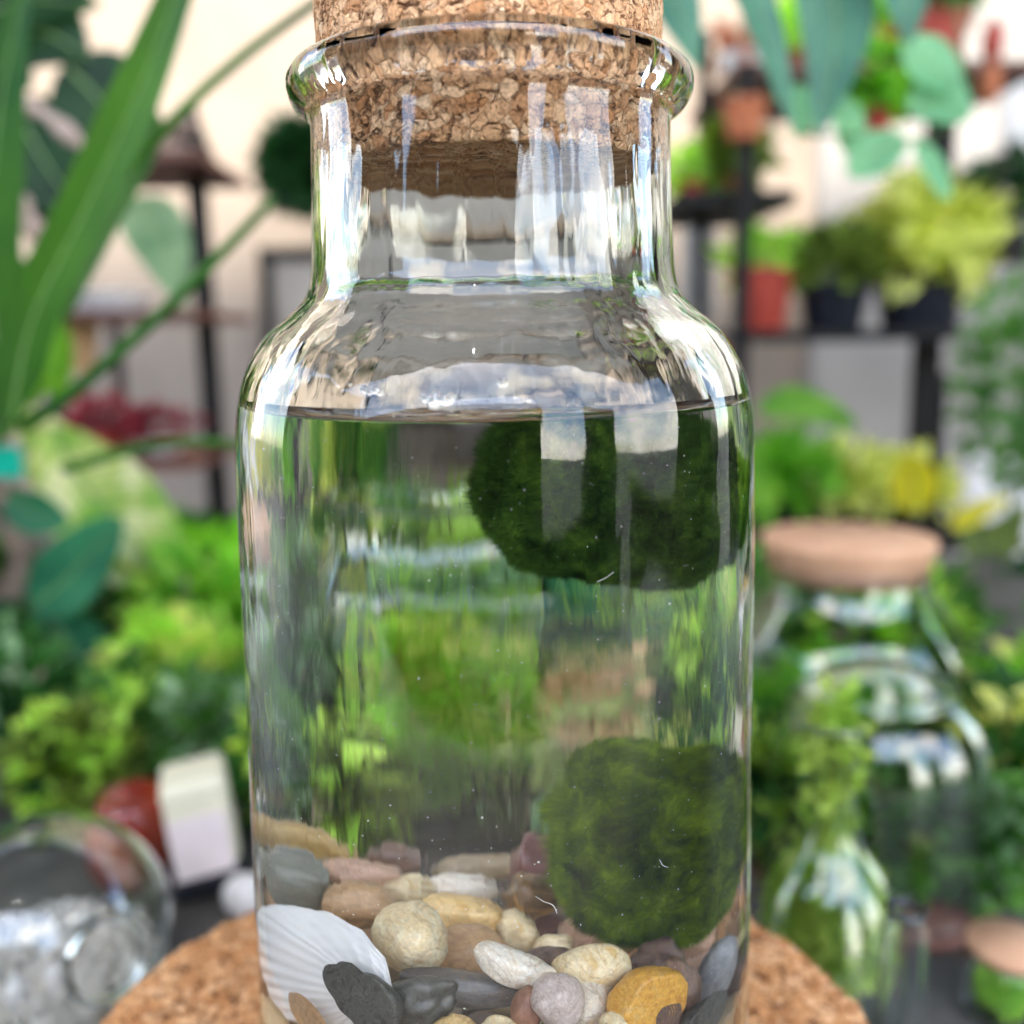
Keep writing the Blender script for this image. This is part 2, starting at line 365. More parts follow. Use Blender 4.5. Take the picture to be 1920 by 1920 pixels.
def pot_prof(r, h, rim=.08, wall=.06):
    return [(r*.0001, 0), (r*.72, 0), (r*.75, h*.03), (r*.94, h*.8), (r*.95, h*.82), (r*1.0, h*.825), (r*1.0, h*.985), (r*.98, h), (r*.9, h), (r*.88, h*.9), (r*.0001, h*.88)]
def potted(px, py, Y, w, h, potmat, label, group=None, fol=None, cat='potted plant', name='potted_plant', leafsize=.02, n=350, frad=None, fh=None, seed=0):
    """px, py: middle of the pot's foot in the photo; w, h pot size in px; fol: leaf material"""
    c = W(px, py, Y); s = S(Y); r = w*s/2
    e = empty(name, c, label, cat, group)
    V, F = lathe(pot_prof(r, h*s), 32); mesh('pot', V, F, potmat, e)
    if fol:
        fr = (frad or w*.6)*s; hh = (fh or fr/s*.8)*s
        foliage('foliage', (0, 0, h*s+hh*.7), (fr, fr, hh), n, leafsize, fol, e, seed=seed)
    return e
def leafed(name, label, cat, root, leaves, stemmat=None, group=None):
    """plant of separately built large leaves. leaves: (ctrl points, width, shape, mat, kw)"""
    e = empty(name, root, label, cat, group)
    for ctrl, w, shp, mat, kw in leaves:
        V, F = blade(ctrl, w, shp, **kw); o = mesh('leaf', rel(V, root), F, mat, e); leaf_uv(o, kw.get('n', 26), 8)
        P = [np.array(V[i*9+4])-np.array(root) for i in range(kw.get('n', 26))]; V, F = tube(P, [w*.018*(1.3-i/len(P)) for i in range(len(P))], 6); mesh('midrib', V, F, M_['rib'], o)
    return e
def P3(pts, Y): return [W(p[0], p[1], p[2] if len(p) > 2 else Y) for p in pts]

#=====BACKGROUND=====
# ------------------------------------------------------------------ left shelf
def post(px, y0, y1, w, Y, parent, off):
    a, b = W(px, y0, Y), W(px, y1, Y); s = S(Y)*w/2
    V, F = box(a.x-s, a.x+s, Y-s, Y+s, min(a.z, b.z), max(a.z, b.z)); mesh('post', rel(V, off), F, M_['black'], parent, smooth=False)
def board(x0, x1, py, th, Y, depth, mat, parent, off):
    a, b = W(x0, py, Y), W(x1, py, Y); t = S(Y)*th
    V, F = box(a.x, b.x, Y-depth/2, Y+depth/2, a.z-t, a.z); mesh('shelf', rel(V, off), F, mat, parent, smooth=False)
    return a.z
Y = 1.0; o = W(365, 900, Y)
ls = empty('shelf_unit', o, 'black post shelf unit with red brown boards, left of the bottle', 'shelf')
post(366, 300, 1400, 30, Y, ls, o); post(215, 600, 1400, 16, Y+.15, ls, o); post(60, 300, 1400, 20, Y, ls, o)
board(60, 425, 318, 14, Y, .2, M_['redwood'], ls, o); board(60, 425, 592, 14, Y, .24, M_['redwood'], ls, o)
board(40, 420, 850, 14, Y, .24, M_['redwood'], ls, o); board(40, 420, 1120, 14, Y, .24, M_['redwood'], ls, o)
fin = W(370, 300, Y); s = S(Y)
V, F = lathe([(.0001, 95*s), (8*s, 92*s), (16*s, 70*s), (20*s, 45*s), (32*s, 15*s), (38*s, 0), (.0001, 0)][::-1], 20)
tag(mesh('bell', V, F, M_['black'], None, loc=(fin.x, Y-.02, fin.z)), 'dark bell ornament on top of the left shelf', 'ornament')
potted(320, 318, Y-.03, 60, 26, M_['redwood'], 'low brown bowl of dried plants on the top left shelf', fol=M_['bark'], leafsize=.014, n=120, frad=42, fh=28)
potted(205, 592, Y-.05, 150, 40, M_['white'], 'wide white bowl on the middle left shelf', name='bowl', cat='bowl')
potted(145, 700, Y-.06, 85, 95, M_['tan'], 'tan wicker pot under the middle left shelf', name='pot', cat='pot')
potted(300, 850, Y-.05, 90, 30, M_['white'], 'white pot of dark red flowers on the lower left shelf', fol=M_['l_red'], leafsize=.014, n=110, frad=52, fh=30)
potted(195, 850, Y-.05, 90, 40, M_['redpot'], 'red pot of dark red flowers on the lower left shelf', fol=M_['l_red'], leafsize=.014, n=120, frad=46, fh=30, seed=3)
potted(390, 1120, Y-.05, 70, 60, M_['blackpot'], 'black pot with dark leaves low on the left shelf', fol=M_['l_dark'], leafsize=.02, n=160, frad=50, fh=50)
potted(260, 1120, Y-.05, 100, 70, M_['blackpot'], 'black pot with bright leaves low on the left shelf', fol=M_['l_mid'], leafsize=.02, n=160, frad=60, fh=50, seed=4)
# picture frame and green box on the wall
def frame(x0, x1, y0, y1, Y, w, label):
    a, b = W(x0, y1, Y), W(x1, y0, Y); c = Vector((a.x, Y, a.z)); W_, H = b.x-a.x, b.z-a.z; t = S(Y)*w
    e = empty('picture_frame', c, label, 'picture frame')
    for nm, bx in (('frame_bar', (0, W_, 0, .03, 0, t)), ('frame_bar', (0, W_, 0, .03, H-t, H)), ('frame_bar', (0, t, 0, .03, t+.001, H-t-.001)), ('frame_bar', (W_-t, W_, 0, .03, t+.001, H-t-.001))):
        V, F = box(*bx); mesh(nm, V, F, M_['black'], e, smooth=False)
    V, F = box(t, W_-t, .012, .02, t, H-t); mesh('panel', V, F, M_['taupe'], e, smooth=False)
frame(508, 1215, 455, 905, 1.68, 22, 'wide black framed grey panel on the cream wall behind the bottle neck')
g = W(560, 385, 1.6); s = S(1.6)
gb = empty('wall_planter', g, 'square planter of dark green leaves on the cream wall', 'planter')
V, F = box(-42*s, 60*s, -.02, .05, 0, 18*s); mesh('box', V, F, M_['blackpot'], gb, smooth=False)
n = 900; rg = np.random.default_rng(3)
foliage('foliage', (9*s, 0, 68*s), (58*s, .04, 60*s), 900, .03, M_['l_deep'], gb)

# ------------------------------------------------------------------ right shelves
Y = 1.12; o = W(1400, 900, Y)
rs = empty('shelf_unit', o, 'tall black shelf unit of potted plants, right of the bottle', 'shelf')
post(1322, 60, 1300, 20, Y, rs, o); post(1402, 120, 1300, 26, Y-.14, rs, o); post(1790, -200, 1300, 40, Y, rs, o); post(1765, 700, 1300, 18, Y-.2, rs, o)
board(1240, 1440, 385, 22, Y, .24, M_['black'], rs, o); board(1370, 1830, 622, 20, Y, .26, M_['black'], rs, o)
board(1330, 1860, 172, 16, Y, .26, M_['redwood'], rs, o); board(1790, 2300, 460, 24, Y, .26, M_['black'], rs, o); board(1370, 1830, 985, 18, Y, .26, M_['black'], rs, o)
Yf = Y-.05
potted(1425, 622, Yf, 115, 112, M_['redpot'], 'orange red pot at the left end of the middle right shelf', fol=M_['l_lime'], leafsize=.018, n=160, frad=62, fh=36)
potted(1560, 622, Yf, 130, 88, M_['blackpot'], 'black pot of yellow green leaves between orange pot and bushy plant', fol=M_['l_olive'], leafsize=.02, n=320, frad=80, fh=55, seed=2)
potted(1722, 622, Yf, 170, 110, M_['blackpot'], 'large black pot of bushy yellow leaves on the middle right shelf', fol=M_['l_yel'], leafsize=.03, n=520, frad=105, fh=78, seed=5)
potted(1290, 385, Yf, 60, 42, M_['redpot'], 'dark red pot beside the neck on the upper right shelf', fol=M_['l_lime'], leafsize=.015, n=150, frad=45, fh=28, seed=6)
potted(1365, 385, Yf, 70, 50, M_['redpot'], 'dark red pot with olive leaves on the upper right shelf', fol=M_['l_olive'], leafsize=.02, n=220, frad=55, fh=48, seed=7)
potted(1390, 172, Yf, 80, 60, M_['white'], 'white pot on the top right shelf beside the post', fol=M_['terracotta'], leafsize=.02, n=60, frad=35, fh=30, seed=8)
potted(1395, 262, Yf-.1, 75, 66, M_['terracotta'], 'small orange pot hanging below the top right shelf', name='pot', cat='pot')
potted(1500, 172, Yf, 90, 60, M_['redpot'], 'red pot of lime leaves on the top right shelf', fol=M_['l_lime'], leafsize=.02, n=220, frad=55, fh=55, seed=9)
potted(1620, 172, Yf, 100, 90, M_['redpot'], 'red pot behind the long blue green leaf on the top shelf', fol=M_['l_lime'], leafsize=.02, n=200, frad=60, fh=50, seed=10)
potted(1735, 172, Yf, 130, 120, M_['redpot'], 'broad dark red pot near the right post on the top shelf', fol=M_['l_mid'], leafsize=.02, n=200, frad=70, fh=50, seed=11)
potted(1640, 250, Yf-.05, 70, 50, M_['redpot'], 'red pot hanging below the top shelf with lime leaves', fol=M_['l_bright'], leafsize=.02, n=220, frad=48, fh=48, seed=12)
potted(1880, 460, Yf, 90, 80, M_['blackpot'], 'black pot on the shelf at the right edge', fol=M_['l_deep'], leafsize=.02, n=160, frad=60, fh=34, seed=13)
potted(1470, 985, Yf, 90, 50, M_['blackpot'], 'black pot of bright green leaves behind the lidded jar', fol=M_['l_bright'], leafsize=.024, n=300, frad=75, fh=60, seed=14)
potted(1580, 985, Yf, 110, 50, M_['blackpot'], 'black pot of speckled yellow leaves behind the lidded jar', fol=M_['l_yel'], leafsize=.02, n=380, frad=80, fh=52, seed=15)
potted(1690, 985, Yf, 100, 50, M_['blackpot'], 'black pot of golden leaves right above the cork lid', fol=M_['l_yel'], leafsize=.022, n=260, frad=70, fh=45, seed=16)
# items by hanging near right post
for i, (px, py, w, mt, lb) in enumerate(((1862, 75, 40, 'l_red', 'red tassel hanging at the top right post'), (1855, 150, 44, 'terracotta', 'orange tassel hanging below the red one'))):
    c = W(px, py, 1.0); s = S(1.0); V, F = lathe([(.0001, -w*s), (w*.35*s, -w*.8*s), (w*.5*s, -w*.1*s), (w*.4*s, w*.5*s), (.0001, w*s)], 14)
    tag(mesh('tassel', V, F, M_['redpot'] if i == 0 else M_['terracotta'], None, loc=c), lb, 'tassel')
def panel(x0, x1, y0, y1, Y, mat, name, label, cat, th=.03):
    a, b = W(x0, y1, Y), W(x1, y0, Y)
    o = slab(name, a.x, b.x, Y, Y+th, a.z, b.z, mat, None); bevel(o, .004); return tag(o, label, cat)
panel(1885, 2010, 120, 290, 1.25, M_['white'], 'planter_box', 'pale planter box at the top right edge', 'planter')
panel(1800, 2150, 850, 1180, 1.3, M_['white'], 'planter_box', 'large white planter box at the right edge', 'planter')
panel(1280, 1345, 420, 600, 1.5, M_['grey_wall'], 'wall_panel', 'narrow grey panel on the wall beside the neck', 'panel')

panel(596, 1236, 225, 440, 1.6, M_['taupe'], 'neck_backdrop', 'added flat grey cabinet behind the bottle neck', 'backdrop', .06)  # added board, masks the bright sunlit wall seen through the neck
# big leaves reaching in at the top right
Y = .34
def lf(*a, **k): return (*a, k)
root = P3([(1500, -260)], Y)[0]
s = S(Y)
leafed('rubber_plant', 'plant with broad blue green leaves hanging in at the top right', 'plant', root, [
 (P3([(1180, -160), (1255, -20), (1308, 132)], Y), 105*s, 'lance', M_['l_blue'], dict(fold=.15, normal=(.2, -1, .1))),
 (P3([(1330, -170), (1420, 20), (1490, 250)], Y), 78*s, 'lance', M_['l_blue'], dict(fold=.2, normal=(.35, -1, 0))),
 (P3([(1510, -190), (1568, 30), (1534, 262)], Y+.02), 135*s, 'lance', M_['l_blue'], dict(fold=.3, normal=(-.3, -1, .1))),
 (P3([(1640, -160), (1690, -50), (1706, 88)], Y), 105*s, 'lance', M_['l_blue'], dict(fold=.15, normal=(0, -1, .1))),
])
root = W(1780, -60, .42)
e = leafed('trailing_vine', 'trailing vine with small round mint green leaves, top right', 'vine', root, [
 (P3([(1690, 80), (1740, 120), (1800, 170)], .42), 95*S(.42), 'oval', M_['l_mint'], dict(fold=.2)),
 (P3([(1700, 210), (1760, 190), (1822, 215)], .42), 95*S(.42), 'oval', M_['l_mint'], dict(fold=.2)),
 (P3([(1700, 260), (1640, 290), (1590, 330)], .42), 80*S(.42), 'oval', M_['l_mint'], dict(fold=.2)),
 (P3([(1715, 262), (1745, 310), (1780, 375)], .42), 46*S(.42), 'oval', M_['l_mint'], dict(fold=.2)),
 (P3([(1560, 180), (1590, 230), (1590, 290)], .43), 60*S(.42), 'oval', M_['l_mint'], dict(fold=.2)),
 (P3([(1450, 170), (1500, 200), (1500, 262)], .43), 60*S(.42), 'oval', M_['l_mint'], dict(fold=.2)),
])
V, F = tube(P3([(1780, -60), (1800, 60), (1820, 210), (1760, 250), (1710, 262), (1600, 255), (1500, 250)], .425), 3*S(.42), 6); mesh('stem', rel(V, root), F, M_['stem'], e)
# vines at the right edge
c = W(1900, 760, .75); e = empty('hanging_vine', c, 'grey green vine hanging along the right edge', 'vine')
foliage('foliage', (0, 0, .02), (.045, .08, .11), 500, .012, M_['l_mid'], e, seed=21)
V, F = tube([(0, 0, .3), (.01, 0, 0), (.0, 0, -.18)], .002, 6); mesh('stem', V, F, M_['stem'], e)
# floating leaves mid right
root = W(1480, 900, .8)
leafed('leafy_plant', 'plant with one soft bright green leaf beside the bottle shoulder', 'plant', root, [
 (P3([(1420, 770), (1500, 760), (1610, 800)], .8), 75*S(.8), 'oval', M_['l_bright'], dict(fold=.2, normal=(0, -.8, .6))),
 (P3([(1400, 840), (1420, 900), (1450, 960)], .8), 70*S(.8), 'oval', M_['l_bright'], dict(fold=.2))])
root = W(1720, 950, .85)
leafed('leafy_plant', 'plant with a golden yellow leaf beside the black post', 'plant', root, [
 (P3([(1715, 960), (1712, 910), (1700, 850)], .85), 95*S(.85), 'oval', M_['l_gold'], dict(fold=.15)),
 (P3([(1780, 990), (1830, 960), (1900, 930)], .85), 40*S(.85), 'lance', M_['l_gold'], dict(fold=.15)),
 (P3([(1800, 1000), (1860, 1020), (1930, 940)], .85), 90*S(.85), 'lance', M_['l_olive'], dict(fold=.15))])

# ------------------------------------------------------------------ left foreground plant with strap leaves
Y = .26; s = S(Y); root = W(20, 800, Y)
e = leafed('strap_leaf_plant', 'tall plant with broad green strap leaves crossing the top left', 'plant', root, [
 (P3([(20, 790), (60, 600), (160, 390), (260, 170), (350, -60), (420, -240)], Y), 88*s, 'strap', M_['l_strap'], dict(n=40, fold=.25, normal=(.3, -1, .2))),
 (P3([(30, 780), (110, 590), (200, 420), (290, 250), (250, 190)], Y+.04), 80*s, 'lance', M_['l_strap'], dict(fold=.3, normal=(-.3, -1, .2))),
 (P3([(10, 800), (-20, 500), (0, 200), (60, -80)], Y+.02), 110*s, 'strap', M_['l_strap'], dict(fold=.2, normal=(.3, -1, .2))),
 (P3([(60, 760), (90, 640), (110, 560)], Y+.03), 60*s, 'lance', M_['l_bright'], dict(fold=.2)),
])
for pts, r in ((([(40, 800), (130, 740), (300, 590), (420, 470), (515, 370)]), (16, 10)), (([(230, 330), (330, 220), (450, 110), (600, 0), (700, -60)]), (12, 8)), (([(120, 880), (260, 840), (360, 828), (470, 835)]), (12, 8))):
    P = curve_pts(P3(pts, Y+.01), 20); V, F = tube(P, [s*(r[0]+(r[1]-r[0])*i/19)*.9 for i in range(20)], 10); mesh('stem', rel(V, root), F, M_['l_strap'], e)
Y = .55; s = S(Y); root = W(0, 260, Y)
leafed('split_leaf_plant', 'plant with large dark glossy leaves at the top left corner', 'plant', root, [
 (P3([(-80, 140), (60, 60), (170, 110)], Y), 210*s, 'heart', M_['l_deep'], dict(fold=.1)),
 (P3([(-60, 40), (60, 0), (190, 10)], Y), 130*s, 'heart', M_['l_deep'], dict(fold=.1)),
 (P3([(120, 120), (180, 180), (240, 260)], Y), 170*s, 'oval', M_['l_deep'], dict(fold=.15)),
 (P3([(20, 180), (70, 280), (150, 400)], Y), 170*s, 'oval', M_['l_deep'], dict(fold=.15)),
 (P3([(-60, 200), (10, 330), (40, 430)], Y), 140*s, 'oval', M_['l_deep'], dict(fold=.15)),
 (P3([(-40, 420), (20, 560), (20, 700)], Y), 110*s, 'oval', M_['l_mid'], dict(fold=.15)),
 (P3([(50, 560), (100, 640), (110, 760)], Y), 70*s, 'oval', M_['l_bright'], dict(fold=.15)),
 (P3([(-60, -60), (30, -20), (110, 60)], Y+.03), 150*s, 'lance', M_['l_deep'], dict(fold=.2)),
 (P3([(90, 180), (60, 260), (-20, 330)], Y+.04), 110*s, 'lance', M_['l_dark'], dict(fold=.2)),
 (P3([(150, 300), (110, 380), (100, 500)], Y+.05), 80*s, 'lance', M_['l_deep'], dict(fold=.2)),
 (P3([(-20, 600), (30, 690), (20, 800)], Y+.02), 80*s, 'lance', M_['l_mid'], dict(fold=.2))])
Y = .6; s = S(Y); root = W(300, 560, Y)
leafed('arrow_leaf_plant', 'pale grey green leaf hanging behind the strap leaf', 'plant', root, [
 (P3([(250, 370), (300, 450), (345, 580)], Y), 110*s, 'lance', M_['l_grey'], dict(fold=.3, normal=(.3, -1, .2)))])
# pale wood/root cluster at left edge
Y = .45; s = S(Y); root = W(0, 1000, Y)
e = empty('driftwood', root, 'knotted pale driftwood among leaves at the left edge', 'driftwood')
for pts, r in (([(-60, 700), (20, 850), (60, 980), (100, 1060)], 22), ([(-40, 900), (40, 1020), (10, 1150), (50, 1260)], 26), ([(-40, 1250), (30, 1330), (40, 1440), (-20, 1520)], 24), ([(-60, 180), (60, 200), (150, 270), (190, 300)], 14), ([(0, 330), (60, 420), (110, 540)], 16)):
    P = curve_pts(P3(pts, Y), 16); V, F = tube(P, [s*r*(1+.35*math.sin(i*1.7)) for i in range(16)], 10); mesh('branch', rel(V, root), F, M_['bark'], e)
P = P3([(60, 1150), (110, 1350), (150, 1500)], Y); V, F = tube(curve_pts(P, 10), 16*s, 8); mesh('branch', rel(V, root), F, M_['brownstem'], e)
Y = .42; s = S(Y); root = W(100, 1200, Y)
leafed('broad_leaf_plant', 'plant with deep green broad leaves low on the left', 'plant', root, [
 (P3([(60, 1140), (130, 1080), (230, 970)], Y), 130*s, 'oval', M_['l_teal'], dict(fold=.25, normal=(.2, -1, .4))),
 (P3([(70, 1120), (150, 1240), (230, 1380), (240, 1500)], Y+.02), 150*s, 'lance', M_['l_teal'], dict(fold=.2, normal=(.2, -1, .2))),
 (P3([(20, 920), (60, 960), (130, 980)], Y), 80*s, 'oval', M_['l_teal'], dict(fold=.25)),
 (P3([(-40, 1080), (20, 1200), (60, 1330)], Y+.03), 110*s, 'oval', M_['l_dark'], dict(fold=.25)),
 (P3([(60, 1300), (100, 1400), (110, 1520)], Y+.04), 130*s, 'oval', M_['l_dark'], dict(fold=.25)),
 (P3([(170, 1100), (250, 1200), (290, 1330)], Y+.06), 110*s, 'oval', M_['l_dark'], dict(fold=.25))])
c = W(15, 870, .40); V, F = box(-.012, .008, -.002, .002, -.008, .010); tag(mesh('plant_marker', V, F, M_['teal'], None, smooth=False, loc=c), 'bright teal plastic plant marker at the left edge', 'plant marker')
Y = .5; s = S(Y); root = W(200, 1100, Y)
leafed('caladium', 'variegated plant with lime leaves marked cream, left of the bottle', 'plant', root, [
 (P3([(100, 800), (150, 900), (250, 1010), (330, 1130)], Y), 200*s, 'oval', M_['l_cala'], dict(fold=.2, wave=.02, normal=(.1, -1, .3))),
 (P3([(40, 760), (100, 860), (130, 950)], Y+.03), 120*s, 'oval', M_['l_cala'], dict(fold=.2)),
 (P3([(190, 1060), (260, 1090), (330, 1160)], Y+.04), 70*s, 'oval', M_['l_cala'], dict(fold=.2))])
Y = .62; s = S(Y); c = W(390, 1190, Y)
e = empty('fern', c, 'bright lime green bushy plant beside the bottle on the left', 'plant')
foliage('foliage', (0, 0, 0), (95*s, .09, 140*s), 1500, .017, M_['l_bright'], e, seed=31); foliage('foliage', (.01, .02, -30*s), (80*s, .08, 100*s), 500, .017, M_['l_lime'], e, seed=32)
a = W(370, 1280, .50); V, F = box(-.014, .014, -.001, .001, -.025, .025)
t = tag(mesh('plant_tag', V, F, M_['creamstone'], None, smooth=False, loc=a), 'pale green square plant tag in front of the bushy plant', 'plant tag')
# ------------------------------------------------------------------ hidden behind the bottle but seen through it
c = WZ(1000, 1480, TZ); c.z += .046
e = empty('moss_mound', c, 'lime green moss mound straight behind the bottle, seen through the water', 'moss')
foliage('foliage', (0, 0, 0), (.017, .020, .046), 1300, .008, M_['l_lime'], e, seed=41); foliage('young_leaves', (0, 0, .004), (.017, .02, .044), 700, .007, M_['l_yel'], e, seed=42)
potted(872, 1270, .50, 85, 110, M_['terracotta'], 'terracotta pot behind the bottle, seen through the water', name='pot', cat='pot')
potted(835, 1420, .36, 60, 110, M_['blackpot'], 'black pot of olive leaves hidden behind the bottle', fol=M_['l_olive'], leafsize=.012, n=300, frad=42, fh=50, seed=43)
def bush(px, top, foot, w, mt, nn, ls_, label, i, Y=None):
    """bush whose foot stands on the table at photo row `foot` and whose top is at row `top`"""
    c = WZ(px, foot, TZ) if Y is None else Vector((W(px, top, Y).x, Y, TZ))
    s = S(c.y); H = W(px, top, c.y).z-TZ; e = empty('bush', c, label, 'bush'); rx = w/2*s
    foliage('foliage', (0, 0, H*.54), (rx, min(rx, .07), H*.46), nn, ls_, M_[mt], e, seed=60+i)
    foliage('shade_leaves', (0, 0, H*.5), (rx*.98, min(rx, .07)*.98, H*.47), nn//6, ls_, M_['l_deep'], e, seed=400+i)  # darkest leaves paint the bush's shaded depth into the colour
    foliage('young_leaves', (0, -rx*.2, H*.6), (rx*.95, min(rx, .07), H*.44), nn//3, ls_*.9, M_[('l_yel', 'l_lime', 'l_grey', 'l_lime')[i % 4]], e, seed=200+i)  # paler young leaves, also thickened to stand in for the bright haze
    foliage('dry_leaves', (0, -rx*.1, H*.45), (rx*.9, min(rx, .07), H*.42), nn//14, ls_*.8, M_['bark'], e, seed=300+i)
    V, F = tube([(0, 0, H*.5), (.003, 0, H*.2), (0, 0, 0)], .0025, 6); mesh('stem', V, F, M_['brownstem'], e)
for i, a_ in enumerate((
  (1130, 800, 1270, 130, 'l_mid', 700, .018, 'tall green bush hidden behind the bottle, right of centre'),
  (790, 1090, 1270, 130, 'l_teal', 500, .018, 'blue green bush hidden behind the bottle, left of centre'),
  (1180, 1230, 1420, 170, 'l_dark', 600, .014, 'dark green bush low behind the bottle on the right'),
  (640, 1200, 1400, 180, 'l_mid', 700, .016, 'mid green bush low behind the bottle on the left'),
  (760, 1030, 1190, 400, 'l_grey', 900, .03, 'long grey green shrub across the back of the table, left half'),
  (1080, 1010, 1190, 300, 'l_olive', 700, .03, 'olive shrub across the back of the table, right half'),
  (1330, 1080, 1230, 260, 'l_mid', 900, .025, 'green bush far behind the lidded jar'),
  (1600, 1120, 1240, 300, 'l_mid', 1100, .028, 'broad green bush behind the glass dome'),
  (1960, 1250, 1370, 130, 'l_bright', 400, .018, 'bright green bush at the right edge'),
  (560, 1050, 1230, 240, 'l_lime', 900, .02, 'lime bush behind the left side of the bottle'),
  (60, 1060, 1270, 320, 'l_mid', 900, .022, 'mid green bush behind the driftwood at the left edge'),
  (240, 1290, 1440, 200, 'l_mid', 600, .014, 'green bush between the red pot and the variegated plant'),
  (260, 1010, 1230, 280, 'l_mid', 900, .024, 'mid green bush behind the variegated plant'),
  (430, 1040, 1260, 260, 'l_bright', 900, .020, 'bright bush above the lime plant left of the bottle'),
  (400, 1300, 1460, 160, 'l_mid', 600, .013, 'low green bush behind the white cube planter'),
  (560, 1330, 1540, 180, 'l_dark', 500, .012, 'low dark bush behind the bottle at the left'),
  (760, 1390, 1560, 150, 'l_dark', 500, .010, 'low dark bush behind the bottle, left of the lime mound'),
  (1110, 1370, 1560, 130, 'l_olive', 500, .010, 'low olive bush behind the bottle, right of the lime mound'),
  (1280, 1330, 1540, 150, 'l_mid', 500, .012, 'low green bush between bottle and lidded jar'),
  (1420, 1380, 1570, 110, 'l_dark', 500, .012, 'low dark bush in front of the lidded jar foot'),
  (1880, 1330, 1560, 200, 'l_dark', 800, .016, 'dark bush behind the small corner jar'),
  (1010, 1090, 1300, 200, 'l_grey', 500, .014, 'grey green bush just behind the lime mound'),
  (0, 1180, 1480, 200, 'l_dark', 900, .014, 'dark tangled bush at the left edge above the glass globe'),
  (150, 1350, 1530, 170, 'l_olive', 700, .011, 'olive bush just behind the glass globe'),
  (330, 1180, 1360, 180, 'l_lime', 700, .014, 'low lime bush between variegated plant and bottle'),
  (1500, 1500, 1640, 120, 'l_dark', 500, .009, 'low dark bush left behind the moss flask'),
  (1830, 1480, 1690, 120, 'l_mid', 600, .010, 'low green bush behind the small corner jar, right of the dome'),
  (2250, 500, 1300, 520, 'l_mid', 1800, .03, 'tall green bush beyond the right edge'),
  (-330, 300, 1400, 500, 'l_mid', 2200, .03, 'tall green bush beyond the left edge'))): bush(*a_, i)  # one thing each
#=====JARS=====
def jar(c, outer, label, th=.0018, lid=None, fill=None, name='glass_jar', cat='jar', n=64):
    """outer: (r, z) from foot centre up to mouth"""
    e = empty(name, c, label, cat)
    P = smooth_prof(outer, .004)
    inner = [(max(r-th, .0001), max(z, th)) for r, z in P]
    V, F = lathe(P+inner[::-1], n); mesh('glass', V, F, M_['thinglass'], e)
    if lid:
        r, z0, z1 = lid
        V, F = lathe([(.0001, z0), (r*.86, z0), (r*.9, z0+.002), (r*.98, z1-.004), (r, z1-.002), (r*.985, z1), (.0001, z1)], 48); mesh('cork_lid', V, F, M_['lid'], e)
    return e
# tall jar with flat cork lid
Y = .31; s = S(Y); c = W(1590, 1005, Y); H = c.z-TZ
jc = Vector((c.x, Y, TZ))
e = jar(jc, [(.0002, 0), (.060, 0), (.064, .006), (.064, H*.42), (.058, H*.62), (.044, H*.78), (.040, H-.018), (.041, H-.012)], 'tall glass jar with a flat pale cork lid, right of the bottle', lid=(.0435, H-.020, H))
foliage('plant', (0, 0, .035), (.045, .045, .035), 900, .010, M_['l_bright'], e, seed=51)
V, F = lathe([(.0001, .004), (.058, .004), (.060, .02), (.0001, .024)], 32); mesh('soil', V, F, M_['soil'], e)
# a wide clear jar straight behind the bottle, over the lime moss
jar((.012, .318, TZ), [(.0002, 0), (.044, 0), (.049, .005), (.049, .105), (.046, .122), (.036, .136), (.033, .150), (.035, .158)], 'wide clear glass jar behind the bottle, seen only through the water', th=.002)
V, F = lathe(smooth_prof([(.0001, 0), (.008, 0), (.0095, .01), (.0095, .06), (.006, .078), (.0045, .092), (.006, .096), (.0001, .094)], .003), 28)
e = empty('potted_plant', (-.014, .256, TZ), 'orange and olive leaved plant in a slim grey green pot, seen through the water', 'potted plant')
V, F = lathe(pot_prof(.010, .028), 28); mesh('pot', V, F, M_['l_grey'], e)
foliage('orange_leaves', (-.003, 0, .078), (.006, .008, .022), 70, .006, M_['l_orange'], e, seed=71); foliage('foliage', (-.002, .002, .060), (.009, .010, .034), 240, .006, M_['l_olive2'], e, seed=72)
# bell jar
c = W(1665, 1250, .21); H = c.z-TZ
e = empty('bell_jar', (c.x, .215, TZ), 'clear glass dome over green moss, lower right', 'bell jar')
P = smooth_prof([(.047, .004), (.0475, .03), (.044, H*.68), (.032, H*.88), (.016, H*.975), (.0002, H)], .004)
V, F = lathe(P+[(max(r-.0017, .0001), z-.0017 if r < .03 else z) for r, z in P][::-1]+[P[0]], 72); mesh('dome', V, F, M_['thinglass'], e)
V, F = lathe([(.0001, 0), (.05, 0), (.051, .0035), (.0001, .0037)], 48); mesh('base', V, F, M_['redwood'], e)
foliage('moss', (.008, 0, .028), (.034, .034, .026), 1200, .007, M_['l_mid'], e, seed=52)
# flask
c = W(1568, 1350, .145); H = c.z-TZ
e = jar((c.x, .145, TZ), [(.0002, 0), (.029, 0), (.032, .004), (.032, .012), (.022, H*.42), (.0095, H*.62), (.0085, H*.95), (.0105, H)], 'conical glass flask filled with yellow green moss, lower right', th=.0014, name='flask', cat='flask')
foliage('moss', (0, 0, .03), (.021, .021, .028), 1600, .004, M_['moss'], e, seed=53); foliage('sprig', (0, 0, H*.8), (.006, .006, .035), 300, .005, M_['moss'], e, seed=54)
c = W(1700, 1700, .088); jar((c.x, .088, TZ), [(.0002, 0), (.006, 0), (.0065, .002), (.0065, c.z-TZ-.008), (.0055, c.z-TZ-.004), (.006, c.z-TZ)], 'small clear glass vial in front of the flask', th=.001, name='vial', cat='vial', n=32)
